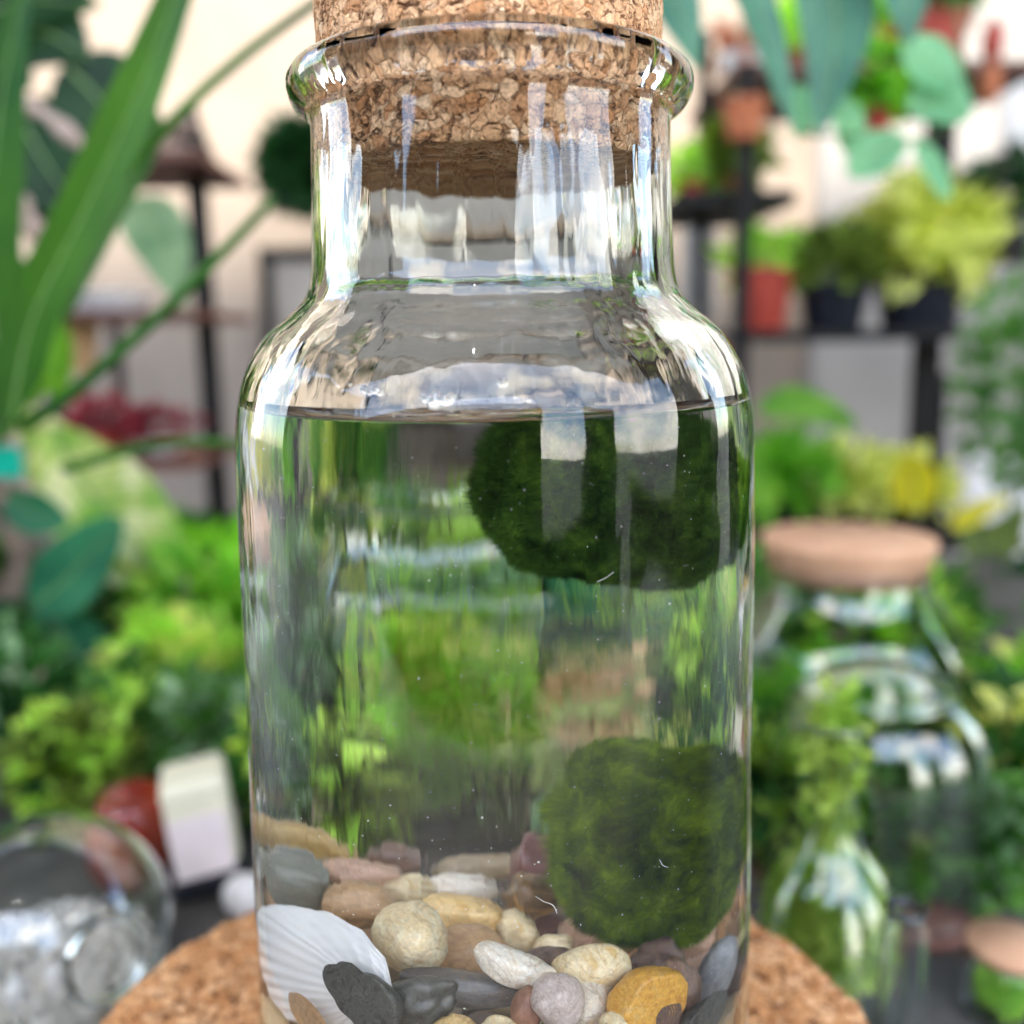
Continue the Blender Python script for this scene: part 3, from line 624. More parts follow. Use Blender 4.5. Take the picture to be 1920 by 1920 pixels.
# small cork jar at the corner
c = W(1895, 1765, .13); H = c.z-TZ
e = jar((c.x, .13, TZ), [(.0002, 0), (.014, 0), (.015, .002), (.015, H*.75), (.0125, H*.88), (.0125, H-.004)], 'small cork topped jar of moss in the lower right corner', th=.0012, lid=(.0142, H-.006, H), name='glass_jar')
foliage('moss', (0, 0, .013), (.009, .009, .009), 500, .003, M_['l_lime'], e, seed=55)
# glass globe with gravel
gx = W(85, 1745, .128); gr = .041
e = empty('glass_globe', (gx.x, .128, TZ), 'clear glass globe holding white gravel in the lower left', 'glass globe')
prof = [(max(gr*math.sin(a), .0001), gr-gr*math.cos(a)) for a in np.linspace(0, math.pi*.985, 40)]
inn = [(max((gr-.0015)*math.sin(a), .0001), gr-(gr-.0015)*math.cos(a)) for a in np.linspace(0, math.pi*.985, 40)]
V, F = lathe(prof+inn[::-1], 72); mesh('globe', V, F, M_['thinglass'], e)
# mouth ring on the right
ax = Vector((.75, -.62, .22)).normalized(); q = ax.to_track_quat('Z', 'Y'); V, F = lathe([(.0125, .0), (.0138, .003), (.0138, .0055), (.0120, .0055), (.0112, .002), (.0125, .0)], 40)
V = [q @ Vector(v)+Vector((0, 0, gr))+ax*(gr-.003) for v in V]; mesh('mouth_ring', V, F, M_['thinglass'], e)
rg = np.random.default_rng(8); iv, IF = ICO[2]; VV = []; FF = []
for k in range(3800):
    a = rg.uniform(0, 6.283); rr = .038*math.sqrt(rg.uniform(0, 1)); z = .003+rg.uniform(0, 1)**.7*.028+.004*math.sin(a)*rr/.04
    if rr > math.sqrt(max(0, (gr-.005)**2-(gr-z)**2)): continue
    b = len(VV); sc = rg.uniform(.0007, .0017, 3)
    for v in iv: VV.append((v[0]*sc[0]*(1+.2*noise.noise(Vector(v*3)+Vector((k, 0, 0))))+rr*math.cos(a), v[1]*sc[1]+rr*math.sin(a), v[2]*sc[2]+z))
    FF += [tuple(i+b for i in f) for f in IF]
g_ = mesh('gravel', VV, FF, M_['gravel'], e); g_['kind'] = 'stuff'
# crystals in the globe
for k, (dx, dy, dz, sz) in enumerate(((-.005, -.012, .022, .008), (.006, -.008, .026, .007))):
    V, F = lathe([(.0001, 0), (sz*.6, .002), (sz*.55, sz*1.6), (.0001, sz*2.3)], 6, centre=(dx, dy, dz-.004)); mesh('crystal', V, F, M_['white'], e, smooth=False)
# red pot, white cube pot, stone
c = WZ(262, 1640, TZ)
s_ = S(c.y); V, F = lathe(smooth_prof([(.0001, 0), (60*s_, 0), (84*s_, 60*s_), (82*s_, 120*s_), (58*s_, 175*s_), (54*s_, 172*s_), (.0001, 150*s_)], .004), 40, wob=lambda a, z, i: .0009*math.sin(a*9+z*150))
tag(mesh('red_pot', V, F, M_['redgloss'], None, loc=(c.x, c.y, TZ)), 'small glossy dark red ribbed pot left of the bottle', 'pot')
c = WZ(400, 1655, TZ); s_ = S(c.y)
e = empty('cube_planter', (c.x, c.y, TZ), 'small white cube planter on a black tray beside the bottle', 'planter', rz=R_(20)); e.rotation_euler = (R_(0), R_(-6), R_(18))
V, F = box(-72*s_, 72*s_, -.016, .02, .002, .012); bevel(mesh('tray', V, F, M_['blackpot'], e, smooth=False), .002)
V, F = box(-62*s_, 62*s_, -.013, .017, .0125, .012+190*s_); bevel(mesh('cube', V, F, M_['creamstone'], e, smooth=False), .004, 3)
V, F = box(-58*s_, 50*s_, -.0165, -.0142, .013, .014+118*s_); bevel(mesh('card', V, F, M_['pinkwhite'], e, smooth=False), .0005)
c = WZ(462, 1715, TZ); v, F = ICO[4]; tag(mesh('stone', [(a[0]*.0095, a[1]*.008, a[2]*.0095+.009) for a in v], F, M_['white'], None, loc=c), 'smooth white round stone on the table beside the cork block', 'stone')
#=====BOTTLE=====
# cork block the bottle stands on
corkA = cork_mat('orange_cork', [(.54, .24, .09), (.74, .38, .16), (.88, .54, .29), (.62, .29, .11), (.80, .46, .22)], 430, disp=.0010, dark=(.16, .05, .015), pit=.10)
CB = .088
def cwob(a, z, i): return .0022*noise.noise(Vector((math.cos(a)*3, math.sin(a)*3, 2)))+.0012*noise.noise(Vector((math.cos(a)*11, math.sin(a)*11, z*200)))
prof = [(.0008+CB*i/170*.985, 0) for i in range(171)]+[(CB, -.002)]+[(CB, -.002-i*.002) for i in range(1, 43)]
V, F = lathe(prof[::-1], 420, wob=lambda a, z, i: cwob(a, z, i) if prof[::-1][i][0] > .06 else 0, centre=(-.006, .004, 0))
tag(mesh('cork_block', V, F, corkA, None), 'round orange cork block under the water bottle', 'cork block')

glassM = glass_mat('bottle_glass', 1.5, (.985, .993, .985), bump=.35, bscale=(170, 170, 34), dist=.0004)
waterside = glass_mat('water_in_glass', 1.333/1.5, (1, 1, 1), bump=.25, bscale=(90, 90, 26), dist=.0004)
watertop = glass_mat('water_surface', 1.333, (1, 1, 1))
OUT = smooth_prof([(.0002, .0032), (.030, .0020), (.040, .0), (.0445, .0022), (.0468, .008), (.0470, .03), (.0463, .07), (.0456, .11), (.0452, .128), (.0447, .1375), (.0430, .1448),
                   (.0396, .1508), (.0350, .1548), (.0322, .1578), (.0311, .1615), (.0308, .167), (.0303, .178), (.0301, .1850), (.0302, .1864), (.0307, .1870), (.0323, .1879), (.0335, .1897), (.0338, .1914), (.0333, .1930), (.0319, .1939), (.0301, .1938), (.0290, .1926)], .0011)
WL = .1408
INN = smooth_prof([(.0002, .0070), (.030, .0064), (.040, .0075), (.0438, .0110), (.0446, .03), (.0439, .07), (.0432, .11), (.0428, .128), (.0423, .1368), (.0411, .1418), (.0374, .1482), (.0328, .1524), (.0299, .1556), (.0287, .1600), (.0285, .167), (.0280, .178), (.0280, .185), (.0282, .188), (.0285, .1906), (.0290, .1926)], .0011)
def rip(a, z, k, amp):
    c, s = math.cos(a), math.sin(a)
    v = noise.noise(Vector((c*5+k, s*5, z*45)))*1.0+.45*noise.noise(Vector((c*11, s*11+k, z*70)))+.16*noise.noise(Vector((c*26, s*26+k, z*150)))
    g = 1.0 if z > .145 else .6
    return amp*g*v
NS = 300
ow = lambda a, z, i: 0 if (z < .006) else rip(a, z, 0, .00020)
iw = lambda a, z, i: 0 if (z < .012) else rip(a, z, 7, .00024)
wi = min(range(len(INN)), key=lambda i: abs(INN[i][1]-WL)); WLz = INN[wi][1]
bottle = empty('glass_bottle', (0, 0, 0.0003), 'clear glass bottle of water holding moss balls and pebbles, large in front', 'bottle')
V1, F1 = lathe(OUT, NS, wob=ow); V2, F2 = lathe(INN[wi:][::-1], NS, wob=iw)
# join at the mouth
b = len(V1); F = F1+[tuple(i+b for i in f) for f in F2]
m = len(OUT)-1
for k in range(NS):
    k2 = (k+1) % NS; F.append((m*NS+k, m*NS+k2, b+k2, b+k))
mesh('glass', V1+V2, F, glassM, bottle)
water = empty('water', (0, 0, 0.0003), 'clear water filling the bottle to its shoulder', 'water')
V, F = lathe(INN[:wi+1], NS, wob=iw); mesh('water_body', V, F, waterside, water)
# water surface with meniscus
rw = INN[wi][0]; sp = []
for i in range(40):
    r = .0002+(rw-.0002)*(1-(1-i/39)**1.6); sp.append((r, WLz-.0026*(1-math.exp(-(rw-r)/.0019))))
V, F = lathe(sp[::-1], NS, wob=lambda a, z, i: iw(a, WLz, 0) if i == 0 else 0); F = [f for f in F]
mesh('water_surface', V, F, watertop, water)

# cork stopper
corkB = cork_mat('stopper_cork', [(.62, .31, .14), (.74, .42, .21), (.86, .54, .30), (.54, .25, .10), (.78, .46, .24), (.90, .62, .38)], 480, disp=.0006, dark=(.20, .09, .04), pit=.10)
st = []
for i in range(60): st.append((.0002+.0273*i/59, .1786))
st += [((.0276+.0007*min(1, i/9)), .1790+i*.0003) for i in range(110)]
st += [(.0285-.0283*i/50, .2122) for i in range(51)]
V, F = lathe(st, 420); tag(mesh('cork_stopper', V, F, corkB, None), 'thick cork stopper pushed into the bottle mouth', 'cork stopper')
#=====CONTENTS=====
def inside(v, rmax=.0424):
    r = math.hypot(v[0], v[1])
    if r > rmax: k = rmax/r; return (v[0]*k, v[1]*k, v[2])
    return (v[0], v[1], v[2])
def stone_mat(name, cols, rough=.4, scale=260, stretch=(1, 1, 1), vein=(.30, .17, .08), vw=.012):
    m, nt, b, L = new_mat(name)
    t = nd(nt, 'TexCoord'); mp = nd(nt, 'Mapping'); mp.inputs['Scale'].default_value = stretch; L(t.outputs['Object'], mp.inputs['Vector'])
    n = nd(nt, 'TexNoise', Scale=scale, Detail=8.0, Distortion=1.6); n.inputs['Roughness'].default_value = .6; L(mp.outputs[0], n.inputs['Vector'])
    k = len(cols); r = ramp(nt, [(.32+.36*i/(k-1), c) for i, c in enumerate(cols)]); L(n.outputs['Fac'], r.inputs[0])
    v = nd(nt, 'TexNoise', Scale=scale*.55, Detail=4.0, Distortion=1.0); L(t.outputs['Object'], v.inputs['Vector'])
    s1 = nd(nt, 'Math', operation='SUBTRACT'); s1.inputs[1].default_value = .5; L(v.outputs['Fac'], s1.inputs[0]); s2 = nd(nt, 'Math', operation='ABSOLUTE'); L(s1.outputs[0], s2.inputs[0])
    s3 = nd(nt, 'MapRange', clamp=True); s3.inputs['From Max'].default_value = vw; s3.inputs['To Min'].default_value = .38; s3.inputs['To Max'].default_value = 0; L(s2.outputs[0], s3.inputs[0])
    x = nd(nt, 'Mix', data_type='RGBA'); L(s3.outputs[0], x.inputs['Factor']); L(r.outputs[0], x.inputs['A']); x.inputs['B'].default_value = (*vein, 1)
    f = nd(nt, 'TexNoise', Scale=1500.0, Detail=6.0); f.inputs['Roughness'].default_value = .7; L(t.outputs['Object'], f.inputs['Vector']); fr = ramp(nt, [(.36, (.55, .52, .5)), (.6, (1.12, 1.12, 1.12))]); L(f.outputs['Fac'], fr.inputs[0])
    mu = nd(nt, 'Mix', data_type='RGBA', blend_type='MULTIPLY'); mu.inputs['Factor'].default_value = .45; L(x.outputs['Result'], mu.inputs['A']); L(fr.outputs[0], mu.inputs['B']); L(mu.outputs['Result'], b.inputs['Base Color'])
    b.inputs['Roughness'].default_value = rough; b.inputs['Specular IOR Level'].default_value = .6
    bu = nd(nt, 'Bump', Strength=.3, Distance=.0003); L(f.outputs['Fac'], bu.inputs['Height']); L(bu.outputs[0], b.inputs['Normal'])
    return m
SM = dict(
 ochre=stone_mat('ochre_stone', [(.42, .26, .07), (.58, .40, .14), (.36, .20, .06)], stretch=(1, 1, 4)),
 greyst=stone_mat('grey_stone', [(.17, .18, .14), (.27, .27, .21), (.20, .20, .17)], stretch=(.3, .3, 2.4)),
 brown=stone_mat('brown_stone', [(.16, .09, .06), (.25, .15, .10)]),
 peach=stone_mat('peach_stone', [(.55, .32, .20), (.70, .46, .32), (.50, .28, .17)]),
 tan=stone_mat('tan_stone', [(.38, .22, .10), (.55, .35, .18), (.45, .26, .12)]),
 olive=stone_mat('olive_stone', [(.30, .22, .12), (.42, .33, .20)]),
 cream=stone_mat('cream_stone_wet', [(.64, .42, .15), (.84, .72, .46), (.70, .48, .19)], scale=180),
 white=stone_mat('white_stone', [(.70, .56, .38), (.88, .83, .72), (.62, .44, .24)], scale=180),
 maroon=stone_mat('maroon_stone', [(.16, .06, .05), (.24, .10, .085)]),
 amber=stone_mat('amber_stone', [(.06, .035, .015), (.16, .08, .02), (.62, .32, .06)], scale=90),
 honey=stone_mat('honey_stone', [(.62, .36, .10), (.80, .58, .26), (.55, .28, .06)], scale=150),
 veined=stone_mat('veined_cream_stone', [(.86, .78, .56), (.78, .60, .32), (.84, .74, .50), (.48, .26, .08)], scale=130, vw=.02),
 slate=stone_mat('slate_stone', [(.03, .032, .027), (.11, .11, .095), (.05, .048, .04)], vein=(.2, .2, .17)),
 dgrey=stone_mat('dark_grey_stone', [(.09, .085, .08), (.16, .15, .14)], stretch=(.4, .4, 3)),
 dbrown=stone_mat('dark_brown_stone', [(.055, .035, .028), (.16, .10, .075), (.08, .05, .04)]),
 blue=stone_mat('blue_grey_stone', [(.17, .18, .19), (.31, .32, .33), (.20, .20, .20)], vein=(.4, .4, .4)),
 orange=stone_mat('orange_stone', [(.60, .27, .03), (.76, .42, .07), (.50, .20, .02)], vein=(.85, .65, .3)),
 pink=stone_mat('pink_white_stone', [(.48, .38, .34), (.66, .57, .52), (.44, .33, .28)]),
 rust=stone_mat('rust_stone', [(.24, .10, .06), (.36, .18, .11)]),
)
def stone_shape(seed, flat=.0, sub=4, rough=.16, facet=.0):
    V, F = ICO[sub]; o = Vector((seed*3.7, seed*1.3, seed*.7)); out = np.empty_like(V)
    for i, v in enumerate(V):
        vv = Vector(v); k = 1+rough*2.1*noise.noise(vv*.9+o)+rough*.9*noise.noise(vv*2.0+o)+rough*.3*noise.noise(vv*4.6+o)*.6+.006*noise.noise(vv*14+o)-.10*max(0, abs(vv.dot(Vector((math.sin(seed), math.cos(seed*2.3), math.sin(seed*1.7))).normalized()))-.6)
        out[i] = v*k
    out = np.sign(out)*np.abs(out)**(1-flat)
    return out, F
def pebble(px, py, w, h, Y, mat, label, ang=0, depth=.8, seed=0, flat=.0, rough=.16):
    """stone whose outline in the photo is w x h px turned by ang degrees, standing at depth Y in the water"""
    c = IW(px, py, Y); a = R_(ang); ca, sa = math.cos(a), math.sin(a)
    sx = (IW(px+15, py, Y)-IW(px-15, py, Y)).x/30; sz = -(IW(px, py+15, Y)-IW(px, py-15, Y)).z/30
    V, F = stone_shape(seed, flat, rough=rough); d = depth*min(w, h)*(sx+sz)/4
    out = []
    for v in V:
        x, z = v[0]*w/2, v[2]*h/2
        X, Z = x*ca+z*sa, -x*sa+z*ca
        p = inside((c.x+X*sx, c.y+v[1]*d*1.15+v[1]*0, c.z+Z*sz)); out.append((p[0]-c.x, p[1]-c.y, p[2]-c.z))
    o = mesh('pebble', out, F, SM[mat], None, loc=c)
    return tag(o, label, 'pebble', 'pebbles at the bottom of the bottle')
PE = [
 (579, 1588, 235, 66, .029, 'ochre', 'long flat ochre stone at the back left above the grey striped stone', 8, .9, 1, 0, .12),
 (547, 1652, 165, 108, .010, 'greyst', 'grey striped stone lying above the white shell', 10, .9, 2, 0, .12),
 (739, 1616, 118, 58, .030, 'brown', 'small dull brown stone at the back between ochre and white stones', 0, .9, 3, 0, .16),
 (676, 1642, 138, 56, .017, 'peach', 'peach pink stone resting on a tan stone', 6, .9, 4, 0, .18),
 (672, 1698, 146, 92, -.002, 'tan', 'tan caramel stone left of the veined cream ball', 0, .9, 5, 0, .12),
 (893, 1632, 136, 54, .031, 'olive', 'olive tan stone at the very back in the middle', -6, .9, 6, 0, .16),
 (773, 1677, 88, 66, .010, 'cream', 'small pale yellow stone behind the veined cream ball', 0, .9, 7, 0, .14),
 (868, 1668, 142, 54, .012, 'white', 'long white stone behind the honey coloured stone', 3, .9, 8, 0, .14),
 (1012, 1668, 122, 190, .018, 'maroon', 'tall maroon stone leaning beside the lower moss ball', -12, .8, 9, 0, .12),
 (992, 1684, 104, 86, -.001, 'amber', 'dark stone with an amber edge in front of the maroon one', 20, .9, 10, 0, .12),
 (1022, 1740, 90, 90, .008, 'maroon', 'small maroon stone low behind the cream sliver', 0, .9, 40, 0, .12),
 (868, 1716, 176, 78, -.006, 'honey', 'long translucent honey coloured stone right of the veined ball', 8, .9, 11, 0, .12),
 (774, 1758, 138, 132, -.022, 'veined', 'round cream ball shaped stone with brown veins beside the shell', 0, 1, 12, 0, .07),
 (886, 1790, 150, 98, -.015, 'tan', 'brown honey stone under the long translucent one', 8, .9, 13, 0, .1),
 (974, 1752, 74, 92, -.008, 'cream', 'slim cream stone leaning left of the cream sliver', -25, .9, 14, 0, .14),
 (968, 1815, 160, 66, -.031, 'white', 'white finger shaped stone pointing down right', 24, .9, 15, .1, .12),
 (1111, 1816, 146, 90, -.028, 'cream', 'shiny yellow cream oval stone above the orange one', 4, .9, 16, 0, .07),
 (1130, 1752, 160, 104, -.004, 'peach', 'broad peach stone under the lower moss ball', 10, .9, 17, 0, .18),
 (1033, 1774, 76, 44, -.012, 'cream', 'thin cream sliver of stone above a dark brown one', -15, .9, 18, 0, .16),
 (1030, 1797, 80, 44, -.018, 'dbrown', 'small dark brown stone in the gap beside the white finger stone', 0, .9, 19, 0, .16),
 (1232, 1812, 112, 104, -.017, 'dbrown', 'dark brown grey stone under the moss ball, right of the oval', 20, .9, 20, 0, .14),
 (1262, 1862, 92, 130, -.022, 'brown', 'dull brown stone behind the orange stone on its right', -15, .9, 21, 0, .12),
 (1342, 1822, 72, 132, -.014, 'blue', 'smooth blue grey stone standing against the right wall', 24, .7, 22, 0, .06),
 (1217, 1870, 160, 106, -.034, 'orange', 'bright orange stone in the front row', 4, .9, 23, .1, .12),
 (1046, 1876, 104, 98, -.037, 'pink', 'pinkish white stone in the front row', 25, .9, 24, 0, .1),
 (1102, 1882, 96, 96, -.031, 'white', 'round white stone between the pinkish and the orange stones', 0, .9, 25, 0, .08),
 (988, 1892, 58, 82, -.036, 'rust', 'small rust brown stone left of the pinkish white stone', 10, .9, 26, 0, .1),
 (862, 1852, 236, 62, -.028, 'dgrey', 'long dark grey rod shaped stone across the middle front', 7, .9, 27, .1, .08),
 (664, 1870, 150, 116, -.037, 'slate', 'large rounded dark slate stone overlapping the shell', 22, .8, 28, 0, .14),
 (786, 1876, 140, 84, -.034, 'slate', 'pointed dark slate stone in front of the grey rod', -12, .8, 29, 0, .2),
 (1332, 1902, 90, 70, -.028, 'slate', 'dark slate stone at the lower right of the bottle', 0, .9, 30, 0, .14),
 (1262, 1918, 60, 54, -.036, 'dbrown', 'small dark stone at the bottom edge under the orange one', 0, .9, 31, 0, .14),
 (1152, 1918, 56, 50, -.037, 'cream', 'small pale stone at the bottom edge left of the orange one', 0, .9, 32, 0, .14),
 (856, 1930, 90, 56, -.038, 'honey', 'small yellow stone peeping in at the bottom edge, left', 0, .9, 33, 0, .12),
 (938, 1930, 80, 50, -.037, 'cream', 'small cream stone peeping in at the bottom edge, right of the yellow one', 0, .9, 34, 0, .12),
 (1292, 1768, 110, 56, -.002, 'peach', 'peach stone mostly hidden beneath the lower moss ball at right', 0, .9, 35, 0, .14),
 (1372, 1846, 60, 150, -.004, 'dbrown', 'dark brown stone against the right wall behind the blue grey one', 20, .8, 36, 0, .1),
 (1388, 1890, 50, 100, -.014, 'tan', 'tan stone at the lower right edge of the glass', 10, .8, 37, 0, .1),
 (545, 1916, 90, 56, -.034, 'tan', 'brown tan stone at the bottom left under the shell', 0, .8, 38, 0, .12),
 (600, 1640, 90, 60, .022, 'olive', 'olive stone behind the grey striped stone', 0, .9, 39, 0, .12),
]
for p in PE: pebble(*p[:7], ang=p[7], depth=p[8], seed=p[9], flat=p[10], rough=p[11])
# the layers beneath, seen in the gaps
rg = random.Random(5); protos = []
keys = ['brown', 'tan', 'cream', 'slate', 'peach', 'dbrown', 'white', 'olive', 'rust', 'dgrey']
for i, k in enumerate(keys):
    V, F = stone_shape(50+i, sub=3, rough=.14); me = bpy.data.meshes.new('pebble'); me.from_pydata([(v[0]*1.0, v[1]*.85, v[2]*.65) for v in V], [], F)
    me.materials.append(SM[k]); me.polygons.foreach_set('use_smooth', [True]*len(me.polygons)); protos.append(me)
spots = []
for zl, nmax in ((.0125, 46), (.0215, 46), (.0300, 46)):
    n = 0; tries = 0; lay = []
    while n < nmax and tries < 4000:
        tries += 1; a = rg.uniform(0, 6.2832); r = .0375*math.sqrt(rg.random()); x, y = r*math.cos(a), r*math.sin(a)
        if all((x-u)**2+(y-v)**2 > .0088**2 for u, v in lay):
            lay.append((x, y)); n += 1; spots.append((x, y, zl+rg.uniform(-.0012, .0012)+(max(0, y)*.10 if zl > .025 else 0)))
for i, (x, y, z) in enumerate(spots):
    o = bpy.data.objects.new('pebble', protos[rg.randrange(10)]); o.location = (x, y, z)
    o.rotation_euler = (rg.uniform(-.3, .3), rg.uniform(-.3, .3), rg.uniform(0, 6.28)); s = rg.uniform(.0046, .0058); o.scale = (s, s, s); link(o)
    tag(o, 'small stone buried in the lower layers of the bottle gravel', 'pebble', 'pebbles buried in the lower layers')

# ---- the shell: ribs fan out from the smooth beak at the right
def shell_pt(u, v, lift):
    # u 0..1 beak to margin, v -1..1 across
    bx, by = 694, 1862
    # outline: margin curve in the photo
    A = R_(180-62*v-6)            # v=1 upper, v=-1 lower
    mar = {-1.0: (650, 1935), -.8: (598, 1930), -.6: (548, 1912), -.4: (515, 1872), -.15: (497, 1818), .08: (489, 1760), .25: (488, 1716), .4: (500, 1700), .55: (552, 1699), .7: (622, 1712), .82: (682, 1745), .92: (724, 1796), 1.0: (739, 1850)}
    ks = sorted(mar); k = max(i for i in range(len(ks)-1) if ks[i] <= v+1e-9) if v < 1 else len(ks)-2
    t = (v-ks[k])/(ks[k+1]-ks[k]); m0, m1 = mar[ks[k]], mar[ks[k+1]]
    mx_, my_ = m0[0]+(m1[0]-m0[0])*t, m0[1]+(m1[1]-m0[1])*t
    px = bx+(mx_-bx)*u; py = by+(my_-by)*u
    Y = -.0345+(730-px)/250*.022
    c = IW(px, py, Y); return inside((c.x+lift*.25, c.y-lift, c.z+lift*.35), .0426)
V = []; F = []; NU, NV = 70, 150
def rowpt(u, v, side):
    rib = .00020*math.cos(v*math.pi*17)*min(1, max(0, u-.25)*1.8)
    grow = .00007*math.sin(u*46+1.5*math.cos(v*2))*u
    dome = .0058*math.sin(math.pi*min(1, .12+u*.90))**.8*(1-.55*v*v)-.0006
    return shell_pt(min(1, u*(1+.012*math.cos(v*math.pi*17)*(u > .9))), v, dome+rib+grow-(.0009 if side else 0))
for side in (0, 1):
    for i in range(NU):
        for j in range(NV): V.append(rowpt((i/(NU-1))**.9, -1+2*j/(NV-1), side))
N = NU*NV
for i in range(NU-1):
    for j in range(NV-1):
        k = i*NV+j; F.append((k, k+1, k+NV+1, k+NV)); F.append((N+k, N+k+NV, N+k+NV+1, N+k+1))
for j in range(NV-1):
    k = (NU-1)*NV+j; F.append((k, k+1, N+k+1, N+k)); F.append((j+1, j, N+j, N+j+1))
for i in range(NU-1):
    k = i*NV; F.append((k, k+NV, N+k+NV, N+k)); k += NV-1; F.append((k+NV, k, N+k, N+k+NV))
shm = mottled('white_shell', [(.86, .85, .83), (.93, .92, .90)], 120, .38, .08, 900, dist=.0002)
o = IW(620, 1800, -.028); tag(mesh('seashell', rel(V, o), F, shm, None, loc=o), 'white ribbed clam shell against the glass at the lower left of the bottle', 'seashell')

# ---- moss balls
def moss_mat(name, c1, c2, c3, sc=260):
    m, nt, b, L = new_mat(name)
    t = nd(nt, 'TexCoord'); n = nd(nt, 'TexNoise', Scale=sc*.5, Detail=9.0, Distortion=.5); n.inputs['Roughness'].default_value = .75; L(t.outputs['Object'], n.inputs['Vector'])
    r = ramp(nt, [(.34, c1), (.5, c2), (.68, c3)]); L(n.outputs['Fac'], r.inputs[0]); L(r.outputs[0], b.inputs['Base Color'])
    b.inputs['Roughness'].default_value = .8; b.inputs['Specular IOR Level'].default_value = .15
    tr = nd(nt, 'BsdfTranslucent'); L(r.outputs[0], tr.inputs['Color']); ms = nd(nt, 'MixShader', Fac=.3); L(b.outputs[0], ms.inputs[1]); L(tr.outputs[0], ms.inputs[2])
    L(ms.outputs[0], nt.nodes['Material Output'].inputs['Surface']); return m
def moss_ball(label, lobes, Y, mat, seed, nf, flen, sway, zmax=1):
    """lobes: (px, py, w, h) ellipses blended into one body"""
    c = IW(lobes[0][0], lobes[0][1], Y); L_ = []
    for px, py, w, h, dy, dep in lobes:
        q = IW(px, py, Y+dy); sx = (IW(px+15, py, Y)-IW(px-15, py, Y)).x/30; sz = -(IW(px, py+15, Y)-IW(px, py-15, Y)).z/30
        L_.append((np.array(q), np.array((w/2*sx, dep*(w+h)/4*(sx+sz)/2, h/2*sz))))
    cen = sum(l[0] for l in L_)/len(L_); D, F = ICO[6]; off = Vector((seed*5.1, seed, 0))
    # radius along each direction: the farthest of the lobes, smoothed
    rad = np.zeros(len(D))
    for q, r in L_:
        o_ = (cen-q)/r; dd = D/r; A = (dd*dd).sum(1); B = (dd*o_).sum(1); C_ = (o_*o_).sum()-1
        disc = B*B-A*C_; t = np.where(disc > 0, (-B+np.sqrt(np.maximum(disc, 0)))/A, 0); rad = (rad**10+np.maximum(t, 0)**10)**.1
    P = np.empty_like(D)
    for i, dv in enumerate(D):
        v = Vector(dv); k = 1+.06*noise.noise(v*2.2+off)+.05*noise.noise(v*5+off)-.05*max(0, 1-9*abs(noise.noise(v*2.6+off)))+.03*noise.noise(v*13+off)+.014*noise.noise(v*34+off)
        p = inside(cen+dv*rad[i]*k, .0418); P[i] = (p[0], p[1], min(p[2], zmax))
    e = mesh('moss_ball', P-cen, F, mat, None, loc=Vector(cen)); tag(e, label, 'moss ball')
    # filaments
    rg = np.random.default_rng(seed); Fa = np.array(F); idx = rg.integers(0, len(Fa), nf); w = rg.dirichlet((1, 1, 1), nf)
    T = P[Fa[idx]]; base = (T*w[:, :, None]).sum(1); nrm = np.cross(T[:, 1]-T[:, 0], T[:, 2]-T[:, 0]); nrm /= np.linalg.norm(nrm, axis=1)[:, None]+1e-12
    # clumps lean together
    lean = np.array([noise.noise_vector(Vector(b*170)+off)[:] for b in base])
    d = nrm+lean*sway+rg.normal(size=(nf, 3))*.33; d /= np.linalg.norm(d, axis=1)[:, None]
    ln = flen*rg.uniform(.5, 1.25, nf)[:, None]; side = np.cross(d, rg.normal(size=(nf, 3))); side /= np.linalg.norm(side, axis=1)[:, None]; side *= .00008
    tip = base+d*ln; base = base-d*.0004
    r_ = np.hypot(tip[:, 0], tip[:, 1]); k = np.minimum(1, .0428/np.maximum(r_, 1e-6)); tip[:, 0] *= k; tip[:, 1] *= k; tip[:, 2] = np.minimum(tip[:, 2], zmax+.0002)
    quads(np.stack([base-side, base+side, tip], axis=1)-cen, mat, 'fuzz', e, 'stuff', per=3)
    return e
mm1 = moss_mat('dark_moss', (.009, .034, .004), (.050, .125, .012), (.17, .33, .03), 330)
mm2 = moss_mat('green_moss', (.018, .045, .002), (.13, .22, .005), (.40, .56, .025), 300)
moss_ball('dark green moss ball floating just under the water surface', [(1050, 925, 300, 300, 0, .9), (1262, 955, 290, 300, .004, .9), (1165, 985, 230, 210, 0, .9)], -.002, mm1, 3, 110000, .0017, .8, zmax=WLz-.0038)
moss_ball('olive green moss ball resting on the pebbles at the right', [(1190, 1585, 300, 340, 0, .9), (1285, 1600, 250, 310, 0, .95), (1150, 1500, 200, 190, 0, .8), (1310, 1500, 180, 170, 0, .8)], -.006, mm2, 9, 130000, .0017, 1.0)
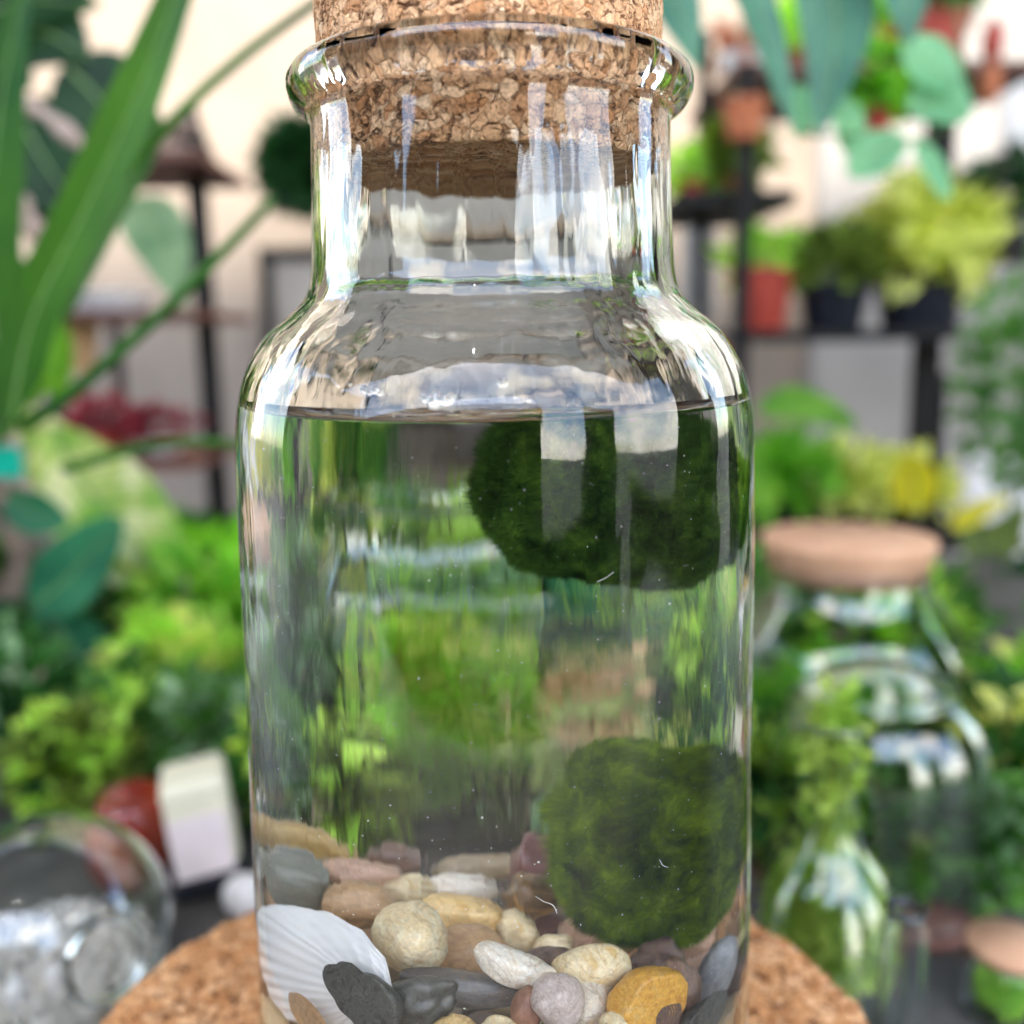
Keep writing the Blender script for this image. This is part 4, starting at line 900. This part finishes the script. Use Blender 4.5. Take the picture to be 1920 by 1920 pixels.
# ---- drifting specks, threads, bubbles
rg = np.random.default_rng(4); iv, IF = ICO[2]; VV = []; FF = []
for k in range(900):
    a = rg.uniform(0, 6.283); r = .0425*math.sqrt(rg.uniform(.1, 1)); z = rg.uniform(.035, .138); s = .00003+.00011*rg.random()**2.2*(1.8 if rg.random() < .07 else 1)
    if k % 2: a = -math.pi/2+rg.normal()*.8; r = .0422
    st_ = rg.uniform(.6, 1.4, 3); b = len(VV)
    for v in iv: VV.append((r*math.cos(a)+v[0]*s*st_[0], r*math.sin(a)+v[1]*s, z+v[2]*s*st_[2]))
    FF += [tuple(i+b for i in f) for f in IF]
spk = plain('pale_speck', (.75, .75, .68), .6)
t = mesh('debris_specks', VV, FF, spk, None); tag(t, 'fine pale specks of debris drifting all through the water', 'debris', kind='stuff')
def thread(pts, Y, label, r=.00006):
    P = curve_pts([IW(x, y, Y) for x, y in pts], 14); V, F = tube(P, r, 6); o = P[0]
    tag(mesh('thread', rel(V, o), F, spk, None, loc=Vector(o)), label, 'thread')
thread([(1005, 1680), (1020, 1690), (1036, 1697), (1044, 1712)], -.034, 'white curled thread drifting before the amber edged stone')
thread([(1236, 1612), (1242, 1622), (1252, 1626)], -.036, 'short white thread on the lower moss ball')
thread([(1120, 1092), (1138, 1084), (1152, 1074)], -.036, 'short white fibre under the floating moss ball')
bub = glass_mat('bubble_film', 1.33)
def bubbles(pts, label):
    for k, (px, py, r) in enumerate(pts):
        c = W(px, py+12, -.0395); ri = np.interp(c.z, [q[1] for q in INN[wi:]], [q[0] for q in INN[wi:]])
        c.y = -math.sqrt(max(ri*ri-c.x*c.x, 1e-6))+r*.8; V, F = ICO[3]
        tag(mesh('bubble', V*r, F, bub, None, loc=c), label, 'bubble', label)
bubbles([(800, 736, .0007), (813, 740, .0008), (827, 737, .0008), (840, 741, .0007), (819, 728, .0005), (848, 733, .0005)], 'small bead in the larger cluster clinging just above the waterline')
bubbles([(684, 724, .0006), (695, 728, .0005), (705, 724, .0006), (715, 728, .0005)], 'tiny bead in the smaller cluster above the waterline, left of the other')
bubbles([(942, 709, .0007)], 'single small bead on the glass above the waterline near the middle')
bubbles([(655, 716, .0003), (965, 734, .0003), (990, 740, .0003)], 'lone speck sized bead on the glass above the waterline')
